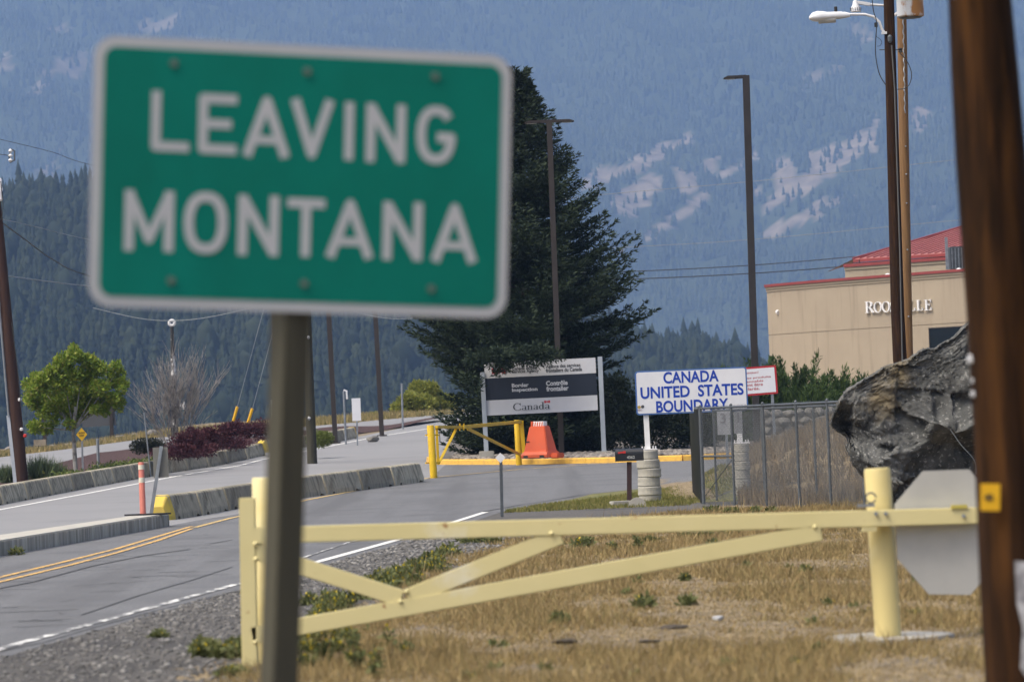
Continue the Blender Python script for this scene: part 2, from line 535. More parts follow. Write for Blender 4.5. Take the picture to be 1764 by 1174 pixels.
line_on_ground('road_crack', [(-40, 1022), (60, 1002), (160, 975), (250, 957), (330, 946)], 0.05, m_crack, 0.010)
line_on_ground('road_crack', [(140, 1060), (240, 1026), (330, 1000), (400, 977)], 0.025, m_crack, 0.010)
line_on_ground('road_crack', [(300, 941), (360, 937), (400, 930)], 0.035, m_crack, 0.010)
line_on_ground('road_crack', [(0, 1123), (80, 1106), (160, 1082), (270, 1052), (400, 1020)], 0.03, m_crack, 0.008)
line_on_ground('road_crack', [(830, 882), (900, 869), (1000, 853), (1100, 843), (1190, 832)], 0.05, m_crack, 0.012)

mbc = MB()
for i in range(150):
    yy_ = rng.uniform(28, 80); xa = centre(yy_) + 1.2; xb = fogf(min(yy_, 71)) if yy_ < 71 else road_r(yy_)
    x_ = rng.uniform(xa, xb); L_c = rng.uniform(.15, .9); an = rng.normal(0, .25) if rng.random() < .8 else 1.5 + rng.normal(0, .2)
    w_ = rng.uniform(.012, .03); pts_ = [(x_, yy_)]
    for k in range(3):
        an += rng.normal(0, .35); pts_.append((pts_[-1][0] + math.cos(an) * L_c / 3, pts_[-1][1] + math.sin(an) * L_c / 3))
    for (ax, ay), (bx_, by_) in zip(pts_, pts_[1:]):
        z_ = gz(ax, ay) + .0095
        mbc.add([(ax, ay - w_, z_), (bx_, by_ - w_, z_), (bx_, by_ + w_, z_), (ax, ay + w_, z_)], [(0, 1, 2, 3)])
_cr = mbc.build('asphalt_cracks', m_crack); tag(_cr, 'fine dark cracks scattered over the near lane of worn asphalt', 'cracks', kind='stuff')
# ---- planted bed between exit road and loop road
def bed_z(x, y): return gz(x, y) + 0.10
strip('planted_bed', [G(u, v) for u, v in ((-140, 876), (0, 850), (130, 826), (300, 796), (445, 768), (600, 750), (690, 737), (765, 725))],
      [p + Vector((0, -0.5, 0)) for p in loop_near], 120, 8, m_mulch, 0.02, fz=lambda x, y: gz(x, y) + 0.16 * (0.5 + 0.5 * math.sin(x * 1.3)))

# ---- kerbed bed under the inspection sign
KZ = 0.17
kerb_px = [(752, 800), (900, 800), (1050, 797), (1190, 793)]
kp = [G(u, v) for u, v in kerb_px]
kp += [Vector((7.0, kp[-1].y + 1.0, 0)), Vector((8.6, kp[-1].y + 6, 0)), Vector((12, kp[-1].y + 7, 0)), Vector((16, kp[-1].y + 8, 0))]
m_bed = M('rock_bed', (0.16, 0.145, 0.125), 0.95, (0.08, 0.072, 0.065), 9, 0.35, 0.65, bump=1.0, bscale=16, bdist=0.06)
kback = [Vector((p.x * 1.0, 150, 0)) for p in kp]
strip('sign_bed', [p + Vector((0, .12, 0)) for p in kp], kback, 60, 30, m_bed, 0.0, fz=lambda x, y: gz(x, y) + KZ - 0.03)
def kerb(name, pts, w, h, mat, label, cat):
    pts = lerp_list(pts, 40)
    base = pts[0].copy(); base.z = gz(base.x, base.y)
    t = thing(name, base, label, cat)
    n = 10
    seg = max(1, len(pts) // n)
    for i in range(0, len(pts) - 1, seg):
        sub = pts[i:i + seg + 1]
        mb = MB()
        V, Fa = [], []
        prof = [(-w / 2, -0.05), (-w / 2 + .03, h - .03), (-w / 2 + .06, h), (w / 2, h), (w / 2, -0.05)]
        for k, p in enumerate(sub):
            a = sub[max(0, k - 1)]; b = sub[min(len(sub) - 1, k + 1)]
            d = Vector((b.x - a.x, b.y - a.y, 0)).normalized(); s = Vector((d.y, -d.x, 0))
            q = p + d * (0.006 if k == 0 else (-0.006 if k == len(sub) - 1 else 0))
            for (ox, oz) in prof:
                V.append((q.x - s.x * ox, q.y - s.y * ox, gz(q.x, q.y) + oz))
        m_ = len(prof)
        for k in range(len(sub) - 1):
            for j in range(m_ - 1):
                a = k * m_ + j
                Fa.append((a, a + 1, a + m_ + 1, a + m_))
        Fa.append(tuple(range(m_))); Fa.append(tuple(range((len(sub) - 1) * m_, len(sub) * m_)))
        mb.add(V, Fa)
        # jog the first side so that -s faces the road
        mb.build('kerb_stone', mat, t)
    return t
kerb('yellow_kerb', [G(738, 795)] + kp, 0.16, KZ, m_kerb_yellow, 'yellow painted concrete kerb round the bed of the inspection sign', 'kerb')

# ---- forested hill behind the road crest
def hill_z(x, Y):
    zr = np.interp(x, [-1500, -700, -400, -213, -177, -100, 0, 60, 77, 99, 150, 400, 1500], [150, 150, 124, 102, 104, 88, 52, 27, 28, 13, 9, 20, 60])
    t = np.clip((Y - 900) / 700.0, 0, 1)
    s = t ** 1.15
    base = -23.0
    up = base + (zr - base) * s
    down = zr - (Y - 1600) * 0.10
    z = np.where(Y <= 1600, up, np.maximum(down, -24))
    return z + (fbm(x / 90, Y / 120, 11) - 0.5) * 16 * np.clip(t * 3, 0, 1)
def grid_sheet(name, xs, ys, fz, mat):
    X, Y = np.meshgrid(xs, ys)
    Z = fz(X, Y)
    V = np.stack([X.ravel(), Y.ravel(), Z.ravel()], axis=1)
    nx, ny = len(xs), len(ys)
    i, j = np.meshgrid(np.arange(nx - 1), np.arange(ny - 1))
    a = (j * nx + i).ravel()
    Fa = np.stack([a, a + 1, a + nx + 1, a + nx], axis=1)
    o = np_mesh(name, V, Fa, mat, smooth=True)
    o['kind'] = 'structure'
    return o, X, Y, Z
m_forest_floor = M('forest_floor', (0.035, 0.042, 0.022), 0.95, (0.10, 0.085, 0.055), 0.02, 0.5, 0.75)
grid_sheet('forested_hill', np.arange(-1500, 1501, 20), np.arange(880, 2300, 20), hill_z, m_forest_floor)

def conifer_template(layers, sides, seed, droop=0.0):
    r_ = np.random.default_rng(seed)
    V, Fa = [], []
    for l in range(layers):
        z0 = 0.06 + 0.86 * l / layers
        z1 = min(1.0, z0 + 1.9 / layers)
        rad = 0.20 * (1 - (z0 / 1.03)) ** 0.85 + 0.012
        ap = len(V)
        V.append((0, 0, z1))
        for k in range(sides):
            a = 2 * math.pi * (k + r_.random() * 0.6 + 0.5 * (l % 2)) / sides
            rr = rad * (0.65 + 0.7 * r_.random())
            V.append((rr * math.cos(a), rr * math.sin(a), z0 - droop * rr + 0.03 * (r_.random() - .5)))
        for k in range(sides): Fa.append((ap, ap + 1 + k, ap + 1 + (k + 1) % sides))
    return np.array(V), np.array(Fa)
def round_template(seed):
    r_ = np.random.default_rng(seed)
    V, Fa = [(0, 0, 0.95)], []
    sides = 6
    for l, (z, rad) in enumerate([(0.75, 0.24), (0.45, 0.33), (0.18, 0.2)]):
        for k in range(sides):
            a = 2 * math.pi * (k + 0.5 * l) / sides
            rr = rad * (0.7 + .6 * r_.random())
            V.append((rr * math.cos(a), rr * math.sin(a), z + .1 * (r_.random() - .5)))
    for k in range(sides):
        Fa.append((0, 1 + k, 1 + (k + 1) % sides))
        for l in range(2):
            a = 1 + l * sides + k; b = 1 + l * sides + (k + 1) % sides
            Fa.append((a, a + sides, b + sides)); Fa.append((a, b + sides, b))
    return np.array(V), np.array(Fa)
def forest(name, x, y, z, h, wid, templates, mat, label):
    Vs, Fs, off = [], [], 0
    which = rng.integers(0, len(templates), len(x))
    for t, (TV, TF) in enumerate(templates):
        sel = np.where(which == t)[0]
        n = len(sel)
        if n == 0: continue
        a = rng.random(n) * 6.283
        c, s = np.cos(a)[:, None], np.sin(a)[:, None]
        W = (h[sel] * wid[sel])[:, None]
        X = (TV[None, :, 0] * c - TV[None, :, 1] * s) * W + x[sel][:, None]
        Y = (TV[None, :, 0] * s + TV[None, :, 1] * c) * W + y[sel][:, None]
        Z = TV[None, :, 2] * h[sel][:, None] + z[sel][:, None]
        V = np.stack([X, Y, Z], axis=2).reshape(-1, 3)
        Fa = (TF[None] + (np.arange(n) * len(TV))[:, None, None]).reshape(-1, 3) + off
        off += len(V)
        Vs.append(V); Fs.append(Fa)
    o = np_mesh(name, np.concatenate(Vs), np.concatenate(Fs), mat)
    tag(o, label, 'forest', kind='stuff')
    return o
m_conif = M('conifer_far', (0.018, 0.026, 0.014), 0.9, (0.07, 0.085, 0.04), 0.005, 0.35, 0.65, island=[(0.020, 0.027, 0.017), (0.028, 0.037, 0.021), (0.038, 0.047, 0.027)], spec=0.1)
m_conif_hill = M('conifer_hill', (0.016, 0.025, 0.014), 0.9, (0.022, 0.030, 0.016), 0.02, 0.35, 0.65, island=[(0.008, 0.013, 0.010), (0.014, 0.021, 0.014), (0.028, 0.034, 0.018)], spec=0.1)
# hill trees
n = 21000
hx = rng.uniform(-330, 300, n); hy = 905 + 760 * rng.random(n) ** 0.8
hx = hx * (0.55 + 0.45 * hy / 1600)
hz_ = hill_z(hx, hy)
dens = fbm(hx / 40, hy / 60, 31)
keep = (dens > 0.33) | (rng.random(n) < 0.5)
hx, hy, hz_ = hx[keep], hy[keep], hz_[keep]
hh = (7 + 9 * rng.random(len(hx)) + 5 * (rng.random(len(hx)) > 0.9)) * np.interp(hy, [900, 1300], [.75, 1.0])
forest('hill_forest', hx, hy, hz_ - 0.5, hh, 0.62 + 0.4 * rng.random(len(hx)), [conifer_template(7, 6, s) for s in (1, 2, 3, 4, 6, 7, 8, 9, 10)] + [round_template(5)], m_conif_hill,
       'dark conifer forest covering the nearer hill behind the green sign')

# ---- far mountain with pale open slopes
def mtn_z(x, Y):
    u = (x + 0.55 * (Y - 4500)) / 260.0
    w = (Y - 0.35 * x) / 520.0
    rib = np.abs(fbm(u, w, 51, 4) - 0.5) * 2
    z = -25 + 0.335 * np.maximum(0, Y - 3700) - rib * 120 + (fbm(x / 140, Y / 160, 61, 4) - .5) * 34
    return np.minimum(z, 1150 + 0 * z)
CL = []
def crop6(l): return [(1000 + a / 1.834, b / 1.834) for a, b in l]
def crop1(l): return [(a / 2.936, b / 2.936) for a, b in l]
for l in ([(0, 560), (130, 510), (230, 470), (330, 432), (370, 430), (350, 460), (290, 480), (240, 510), (180, 545), (90, 570), (30, 600), (0, 600)],
          [(80, 640), (150, 580), (240, 540), (250, 600), (220, 650), (150, 680), (110, 670)],
          [(285, 520), (330, 540), (370, 530), (365, 590), (330, 640), (305, 580)],
          [(200, 745), (260, 700), (330, 655), (400, 600), (410, 620), (370, 665), (310, 690), (270, 730), (215, 765)],
          [(390, 500), (440, 500), (440, 540), (400, 550)], [(440, 540), (520, 505), (570, 470), (575, 490), (520, 530), (450, 555)],
          [(570, 655), (620, 620), (610, 560), (620, 510), (665, 500), (675, 555), (700, 560), (720, 545), (710, 490), (780, 470), (850, 440), (910, 410), (920, 370), (945, 380), (945, 440), (930, 500), (905, 450), (880, 500), (820, 545), (760, 575), (700, 610), (640, 635), (580, 665)],
          [(565, 750), (620, 710), (700, 665), (780, 630), (870, 600), (865, 615), (800, 650), (760, 690), (730, 680), (680, 710), (630, 735), (590, 760)],
          [(1040, 360), (1080, 330), (1120, 360), (1110, 380), (1070, 410), (1040, 390)],
          [(560, 590), (590, 600), (580, 640), (565, 620)], [(110, 810), (150, 780), (150, 800), (120, 820)]):
    CL.append((crop6(l), 1.0))
for l in ([(685, 250), (730, 225), (780, 230), (760, 260), (700, 290)], [(780, 225), (830, 200), (835, 215), (790, 240)], [(810, 100), (870, 80), (920, 100), (930, 130), (880, 130), (860, 100)],
          [(1145, 330), (1165, 320), (1165, 345), (1150, 350)], [(1090, 640), (1115, 600), (1110, 640), (1095, 660)]):
    CL.append((crop6(l), 0.7))
for l in ([(-60, 280), (60, 280), (70, 350), (20, 390), (-60, 385)], [(120, 470), (200, 370), (260, 370), (270, 420), (210, 500)], [(265, 330), (330, 300), (400, 270), (445, 265), (430, 330), (390, 400), (340, 380), (280, 370)],
          [(235, 155), (300, 135), (370, 140), (340, 170), (250, 175)], [(690, 130), (720, 95), (800, 110), (890, 80), (900, 150), (850, 170), (750, 160), (700, 160)],
          [(190, 850), (290, 840), (300, 890), (200, 890)], [(275, 770), (300, 740), (300, 820)]):
    CL.append((crop1(l), 0.75))
def in_poly(px, py, poly):
    c = np.zeros(px.shape, bool)
    n_ = len(poly)
    for i in range(n_):
        x1, y1 = poly[i]; x2, y2 = poly[(i + 1) % n_]
        if y1 == y2: continue
        cond = ((y1 > py) != (y2 > py)) & (px < (x2 - x1) * (py - y1) / (y2 - y1) + x1)
        c ^= cond
    return c
def clear_mask(x, y, z):
    """open slopes on the mountain, as places on its surface"""
    pu, pv = proj(x, y, z)
    pu = pu + (fbm(x / 25, y / 40, 71) - .5) * 26
    pv = pv + (fbm(x / 25, y / 40, 81) - .5) * 22
    m_ = np.zeros(x.shape)
    for poly, w in CL:
        us = [p[0] for p in poly]; vs_ = [p[1] for p in poly]
        sel = (pu > min(us)) & (pu < max(us)) & (pv > min(vs_)) & (pv < max(vs_))
        if sel.any():
            idx = np.where(sel)
            m_[idx] = np.maximum(m_[idx], in_poly(pu[idx], pv[idx], poly) * w)
    return m_
m_mtn = bpy.data.materials.new('mountain_slope')
m_mtn.use_nodes = True
_t = m_mtn.node_tree
_b = _t.nodes['Principled BSDF']; _b.inputs['Roughness'].default_value = 0.95; _b.inputs['Specular IOR Level'].default_value = 0.1
_a = _t.nodes.new('ShaderNodeAttribute'); _a.attribute_name = 'open_slope'
_n = _t.nodes.new('ShaderNodeTexNoise'); _n.inputs['Scale'].default_value = 0.05; _n.inputs['Detail'].default_value = 8
_tc = _t.nodes.new('ShaderNodeTexCoord'); _t.links.new(_tc.outputs['Object'], _n.inputs['Vector'])
_r1 = _t.nodes.new('ShaderNodeValToRGB'); _r1.color_ramp.elements[0].color = (0.11, 0.09, 0.065, 1); _r1.color_ramp.elements[0].position = .35
_r1.color_ramp.elements[1].color = (0.19, 0.155, 0.11, 1); _r1.color_ramp.elements[1].position = .65
_t.links.new(_n.outputs['Fac'], _r1.inputs[0])
_mx = _t.nodes.new('ShaderNodeMix'); _mx.data_type = 'RGBA'
_t.links.new(_a.outputs['Fac'], _mx.inputs['Factor'])
_mx.inputs[6].default_value = (0.035, 0.045, 0.022, 1)
_t.links.new(_r1.outputs[0], _mx.inputs[7])
_t.links.new(_mx.outputs[2], _b.inputs['Base Color'])
mo, MX, MY, MZ = grid_sheet('mountain', np.arange(-1100, 1101, 9.0), np.arange(3600, 6500, 9.0), mtn_z, m_mtn)
cm = clear_mask(MX.ravel(), MY.ravel(), MZ.ravel())
at = mo.data.attributes.new('open_slope', 'FLOAT', 'POINT')
at.data.foreach_set('value', cm.astype(np.float32))
grid_sheet('mountain_flank', np.arange(-6000, 6001, 60.0), np.arange(3600, 7400, 60.0), lambda x, y: mtn_z(x, y) - 60, m_forest_floor)
n = 52000
tx = rng.uniform(-1, 1, n); ty = rng.uniform(3750, 6000, n)
tx = tx * (0.155 * ty)
tz = mtn_z(tx, ty)
tm = clear_mask(tx, ty, tz)
pu, pv = proj(tx, ty, tz)
_dy = np.full(n, 14.0)
tm2 = clear_mask(tx + 0, ty + 45, mtn_z(tx, ty + 45))
tm = np.maximum(np.maximum(tm, tm2 * .9), clear_mask(tx, ty + 22, mtn_z(tx, ty + 22)) * .9)
keep = (rng.random(n) > tm * 0.90) & (pv < 700) & (pv > -90)
keep &= ~((pv > 330) & (pu < 870) & (pv > 330 + 0.0 * pu) & (pu < 700))
tx, ty, tz = tx[keep], ty[keep], tz[keep]
th = 8 + 9 * rng.random(len(tx)) + 5 * (rng.random(len(tx)) > .9)
forest('mountain_forest', tx, ty, tz - 0.5, th, 0.8 + 0.5 * rng.random(len(tx)), [conifer_template(3, 5, s) for s in (21, 22, 23)], m_conif,
       'blue hazy conifer forest on the far mountainside')

# ---- haze
hb = MB().box((0, 4700, 660), (13800, 9800, 1400))
hz = hb.build('haze', bpy.data.materials.new('haze'), None)
hm = hz.data.materials[0]
hm.use_nodes = True
hm.node_tree.nodes.clear()
ho = hm.node_tree.nodes.new('ShaderNodeOutputMaterial')
pvn = hm.node_tree.nodes.new('ShaderNodeVolumePrincipled')
pvn.inputs['Density'].default_value = HAZE_DENSITY
pvn.inputs['Color'].default_value = HAZE_COLOR
hm.node_tree.links.new(pvn.outputs[0], ho.inputs['Volume'])
tag(hz, 'pale blue haze lying over the valley in front of the mountain', 'haze', kind='stuff')

# ================================================================ FOREGROUND
X_, Y_, Z_ = Vector((1, 0, 0)), Vector((0, 1, 0)), Vector((0, 0, 1))
FACE = Vector((0, -1, 0))          # towards the camera
m_green = M('sign_green', (0.0, 0.165, 0.125), 0.6, (0.0, 0.135, 0.10), 2.5, 0.3, 0.7, spec=0.15, layer=((0.0, 0.185, 0.145), 3, .5, .8, (1, 1, .25)))
m_sign_white = M('sign_white', (0.43, 0.445, 0.47), 0.5, (0.40, 0.415, 0.44), 3)
m_bolt = M('bolt_steel', (0.14, 0.17, 0.15), 0.5, metal=0.4)
m_post_olive = M('treated_wood', (0.066, 0.062, 0.042), 0.9, (0.038, 0.036, 0.026), 5, 0.3, 0.7, bump=0.5, bscale=20, stretch=(4, 4, .25), bdist=0.005)
m_galv = M('galvanised_steel', (0.30, 0.33, 0.36), 0.45, (0.22, 0.24, 0.27), 6, metal=0.6)
m_galv_dark = M('galvanised_weathered', (0.115, 0.13, 0.145), 0.6, (0.08, 0.09, 0.10), 6, metal=0.5)
m_white = M('white_paint', (0.72, 0.72, 0.74), 0.5, (0.62, 0.62, 0.63), 3)
m_cream = M('cream_paint', (0.62, 0.55, 0.29), 0.5, (0.58, 0.515, 0.26), 1.6, 0.35, 0.65, col3=(0.66, 0.63, 0.50), scale3=0.9, lo3=0.63, hi3=0.72, bump=.15, bscale=30, bdist=.004, layer=((0.34, 0.20, 0.09), 9, .69, .73, (1, 1, 1)))
m_cream2 = M('cream_post_paint', (0.60, 0.50, 0.22), 0.5, (0.66, 0.60, 0.36), 1.2, 0.5, 0.66, stretch=(1, 1, .7))
m_olive_in = M('cream_inside', (0.45, 0.38, 0.08), 0.6)
m_plate = M('plate_aluminium', (0.47, 0.47, 0.45), 0.5, (0.38, 0.38, 0.37), 2.2, 0.3, 0.7, metal=0.15, col3=(0.60, 0.60, 0.60), scale3=3, lo3=0.7, hi3=0.78)

# ---- LEAVING MONTANA sign
sy = 11.45
cTL, cTR, cBR, cBL = P(163, 60, 11.25), P(880, 97, 11.62), P(874, 548, 11.62), P(152, 527, 11.25)
so = cBL
sr = ((cBR - cBL) + (cTR - cTL)) / 2
su = ((cTL - cBL) + (cTR - cBR)) / 2
SW, SH = sr.length, su.length
sr.normalize(); su = (su - sr * su.dot(sr)).normalized()
sn = sr.cross(su).normalized()
so = (cTL + cTR + cBL + cBR) / 4 - sr * SW / 2 - su * SH / 2
def on_sign(u, v):
    d = ray(u, v); t = (so - EYE).dot(sn) / d.dot(sn); p = EYE + d * t - so
    return p.dot(sr), p.dot(su)
gp = P(486, 1260, 11.40); gpt = P(516, 300, 11.44)
green = thing('green_road_sign', Vector((gp.x, gp.y, 0)), 'green LEAVING MONTANA road sign with white border on a square wooden post', 'road sign')
pn = MB().prism([(x, y) for x, y in rrect(SW, SH, 0.065)], so, sr, su, sn, -0.004, 0.0).build('border', m_sign_white, green)
MB().prism([(x + .031, y + .031) for x, y in rrect(SW - .062, SH - .062, 0.038)], so, sr, su, sn, 0.0005, 0.002).build('panel', m_green, green)
def hw(ch, w):
    """highway lettering strokes in a unit-high box of width w; th = stroke"""
    th = 0.158; a = th / 2; x0, x1, y0, y1 = a, w - a, a, 1 - a; c = w / 2
    if ch == 'L': return [([(x0, 1), (x0, y0), (w, y0)], th)]
    if ch == 'E': return [([(w, y1), (x0, y1), (x0, y0), (w, y0)], th), ([(x0, .5), (w * .86, .5)], th * .95)]
    if ch == 'A': return [([(x0 - .01, 0), (c, .93), (x1 + .01, 0)], th), ([(x0 + .12, .28), (x1 - .12, .28)], th * .85)]
    if ch == 'V': return [([(x0 - .01, 1), (c, .07), (x1 + .01, 1)], th)]
    if ch == 'I': return [([(c, 0), (c, 1)], th)]
    if ch == 'N': return [([(x0, 0), (x0, 1)], th), ([(x0, .95), (x1, .05)], th), ([(x1, 0), (x1, 1)], th)]
    if ch == 'M': return [([(x0, 0), (x0, 1)], th), ([(x0, .95), (c, .2), (x1, .95)], th * .9), ([(x1, 0), (x1, 1)], th)]
    if ch == 'T': return [([(0, y1), (w, y1)], th), ([(c, y1), (c, 0)], th)]
    el = lambda a0, a1, n=16: [(c + (x1 - x0) / 2 * math.copysign(abs(math.cos(t)) ** .8, math.cos(t)), .5 + (y1 - y0) / 2 * math.copysign(abs(math.sin(t)) ** .9, math.sin(t))) for t in [R(a0 + (a1 - a0) * i / n) for i in range(n + 1)]]
    if ch == 'O': return [(el(0, 180) + el(180, 360)[1:], th)]
    if ch == 'G': return [(el(40, 352) + [(x1, .46), (c + .02, .46)], th)]
sp = 760 / 1716
for word in ([('L', 272, 420, 265, 500), ('E', 455, 605, 275, 510), ('A', 628, 812, 285, 522), ('V', 812, 982, 295, 527), ('I', 1012, 1070, 305, 535), ('N', 1105, 1262, 312, 545), ('G', 1300, 1458, 318, 552)],
             [('M', 168, 358, 650, 888), ('O', 398, 568, 655, 898), ('N', 608, 768, 668, 905), ('T', 798, 947, 680, 910), ('A', 950, 1138, 685, 915), ('N', 1170, 1328, 693, 925), ('A', 1358, 1542, 700, 932)]):
    for ch, x0, x1, y0, y1 in word:
        cx, cy = 140 + (x0 + x1) / 2 * sp, 40 + (y0 + y1) / 2 * sp
        a, b = on_sign(cx, cy)
        hpx = (y1 - y0) * sp; H = hpx * 11.4 / F * 0.985; Wd = (x1 - x0) * sp * 11.4 / F / math.cos(R(17)) * 0.97
        sg = hw(ch, Wd / H)
        lb = MB()
        strokes(lb, so + sr * (a - Wd / 2) + su * (b - H / 2), sr, su, sn, [([(x * H, y * H) for x, y in pl], th * H) for pl, th in sg], 0.003)
        lb.build('letter', m_sign_white, green)
for (u, v) in ((299, 109), (528, 123), (749, 132), (294, 483), (523, 488), (742, 497)):
    a, b = on_sign(u, v)
    MB().prism([(a + .012 * math.cos(R(60 * k)), b + .012 * math.sin(R(60 * k))) for k in range(6)], so, sr, su, sn, 0.002, 0.011).build('bolt', m_bolt, green)
pd = (gpt - gp).normalized()
a0 = gp - pd * ((gp.z - 0.0) / pd.z) - pd * 0.3
MB().bar(a0 - sn * .06, gpt - sn * .06, 0.089, 0.089, up=Vector((0.55, -0.83, 0))).build('post', m_post_olive, green, bevel=0.004)

# ---- cream swing gate
gy = 26.6
def pg(u, v, y=gy): return P(u, v, y)
gate_base = G(1530, 1112); 
gate = thing('swing_gate', Vector((pg(1530, 1112).x, gy, 0)), 'pale yellow steel swing gate barring the verge, with an eight sided counterweight plate', 'gate')
def beam(name, u0, v0, u1, v1, hpx, dep=0.1, y0=gy, y1=None, m=None):
    a, b = P(u0, v0, y0), P(u1, v1, y1 or y0)
    return MB().bar(a, b, dep, hpx * S(gy), up=Z_).build(name, m or m_cream, gate, bevel=0.006)
beam('top_rail', 434, 922, 1688, 887, 28)
beam('end_post', 426, 857, 431, 1148, 27)
beam('lower_rail', 434, 1093, 1414, 916, 29)
beam('brace', 440, 949, 692, 1030, 29, 0.085)
beam('brace', 702, 1028, 966, 922, 29, 0.085)
MB().bar(P(1405, 905, gy), P(1405, 925, gy), 0.09, 0.06, up=X_).build('rail_bracket', m_cream, gate)
for (u, v) in ((440, 936), (440, 1105), (950, 918), (700, 1018), (690, 1035), (1404, 907), (441, 962)):
    MB().lathe(P(u, v, gy - .05), [(.004, -.018), (.016, -.008), (.018, 0), (.014, .010), (.004, .016)], 8).build('weld_bead', m_cream, gate, smooth=True)
for (u, v) in ((1509, 884), (1526, 884), (1660, 888)):
    MB().tube([P(u, v, gy - .052), P(u, v, gy - .075)], .014, 6).build('bolt', m_galv, gate)
# pivot post
pb, pt = P(1531, 1112, gy + .16), P(1511, 806, gy + .16)
pb.z = 0.0
dpp = (pt - pb)
pv_ = MB().tube([pb - dpp * .1, pb + dpp * .985, pb + dpp], [0.0925, 0.0925, 0.086], 28).build('pivot_post', m_cream2, gate, smooth=True)
poly = [(1590, 811), (1670, 808), (1688, 832), (1692, 1000), (1672, 1024), (1600, 1023), (1546, 962), (1541, 868)]
pts = [P(u, v, gy + .07) for u, v in poly]
o_ = pts[0]
MB().prism([((p - o_).x, (p - o_).z) for p in pts], o_, X_, Z_, FACE, -0.012, 0.0).build('counterweight_plate', m_plate, gate, bevel=0.002)
MB().box(P(1652, 872, gy - .04), (0.11, 0.05, 0.025)).build('plate_clip', m_olive_in, gate)
MB().box(P(1494, 911, gy + .0), (0.10, 0.12, 0.03), rz=0.2).build('pivot_bracket', m_cream, gate)
lp = P(1500, 857, gy + .02)
MB().tube([lp + Vector((0.035 * math.cos(t), 0, 0.035 * math.sin(t))) for t in [R(20 * k) for k in range(18)]], 0.006, 6).build('padlock_loop', m_galv_dark, gate)
MB().box(P(1492, 870, gy - .02), (0.12, 0.04, 0.02)).build('latch', m_galv, gate)
pad = MB()
pc = Vector((pb.x, pb.y, 0))
ring = [(0.44 * (1 + .12 * math.sin(3 * t + 1)) * math.cos(t), 0.5 * (1 + .1 * math.sin(2 * t)) * math.sin(t)) for t in [2 * math.pi * k / 26 for k in range(26)]]
pad.prism(ring, pc - Vector((0.02, 0, 0)), X_, Y_, Z_, -0.08, 0.03)
solo(pad, 'concrete_footing', m_concrete_lt, pc, 'round pale concrete pad on the dry grass under the pivot post of the gate', 'footing', bevel=0.01)
rb, rt = P(463, 1152, gy + .35), P(455, 822, gy + .35); rb.z = 0
MB().tube([rb, rt - (rt - rb) * .01, rt], [0.088, 0.088, 0.08], 26).build('x', m_cream2, None, smooth=True)
rp = bpy.data.objects['x']; rp.name = 'gate_rest_post'
tag(rp, 'round yellow steel rest post of the gate, behind the green sign post', 'post')

# ---- near utility pole (right edge) with marker tag and notice
m_pole_near = M('pole_wood_near', (0.032, 0.0145, 0.006), 0.9, (0.009, 0.005, 0.003), 4.0, 0.3, 0.65, bump=0.6, bscale=10, stretch=(5, 5, .35), bdist=0.01, col3=(0.065, 0.028, 0.008), scale3=2.2, lo3=0.50, hi3=0.68, spec=0.1)
ny = 16.5
na, nb_ = P(1685, -60, ny), P(1776, 1240, ny)
dn = (nb_ - na)
base_n = na + dn * ((na.z) / (na.z - nb_.z)) if abs(na.z - nb_.z) > .1 else nb_
base_n.z = 0
near = thing('utility_pole', base_n, 'thick dark brown wooden utility pole close to the camera at the right edge', 'utility pole')
top_n = na + (na - base_n).normalized() * 5.5
path = lerp_list([base_n - Vector((0, 0, .3)), top_n], 26)
V, Fa = [], []
NS = 40
for i, p in enumerate(path):
    zz = p.z
    rr0 = 0.172 - 0.0105 * zz
    for k in range(NS):
        t = 2 * math.pi * k / NS
        rr = rr0 * (1 + 0.018 * math.sin(7 * t + zz * .6) + 0.012 * math.sin(17 * t + 1.3 * zz)) + 0.006 * math.sin(3.1 * zz + 2 * t)
        V.append((p.x + rr * math.cos(t), p.y + rr * math.sin(t), p.z))
for i in range(len(path) - 1):
    for k in range(NS): Fa.append((i * NS + k, i * NS + (k + 1) % NS, (i + 1) * NS + (k + 1) % NS, (i + 1) * NS + k))
np_mesh('shaft', V, Fa, m_pole_near, near, off=base_n, smooth=True)
m_tag = M('tag_yellow', (0.66, 0.38, 0.01), 0.45, (0.6, 0.34, 0.01), 5)
m_black = M('black_paint', (0.02, 0.02, 0.022), 0.5)
tg = P(1706, 856, ny - .17)
tgp = MB().box(tg, (0.083, 0.004, 0.115), m=Matrix.Rotation(R(3), 3, 'Y')).build('marker_tag', m_tag, near, bevel=0.0015)
text_mesh('tag_number', '40', 0.036, m_black, tgp, tg + Vector((-.008, -.004, -.012)), X_, Z_, FACE, bold=.002, align='CENTER')
for (u, v, s) in ((1678, 618, .030), (1680, 655, .018), (1680, 678, .020)):
    c = P(u, v, ny - .03)
    MB().lathe(c, [(s * .3, -s * .8), (s, -s * .5), (s * 1.05, 0), (s, s * .5), (s * .3, s * .8)], 12).build('porcelain_insulator', m_sign_white, near, smooth=True)
mb = MB()
nt_ = [(1748, 965), (1772, 968), (1772, 1172), (1758, 1150), (1762, 1080), (1752, 1040)]
pp = [P(u, v, ny - .19) for u, v in nt_]
mb.add(pp + [p + Vector((0, .006, 0)) for p in pp], [tuple(range(6)), tuple(range(11, 5, -1))] + [(i, (i + 1) % 6, (i + 1) % 6 + 6, i + 6) for i in range(6)])
mb.build('torn_notice', M('paper_grey', (0.42, 0.43, 0.46), 0.8, (0.2, 0.2, 0.22), 14, .4, .6), near)

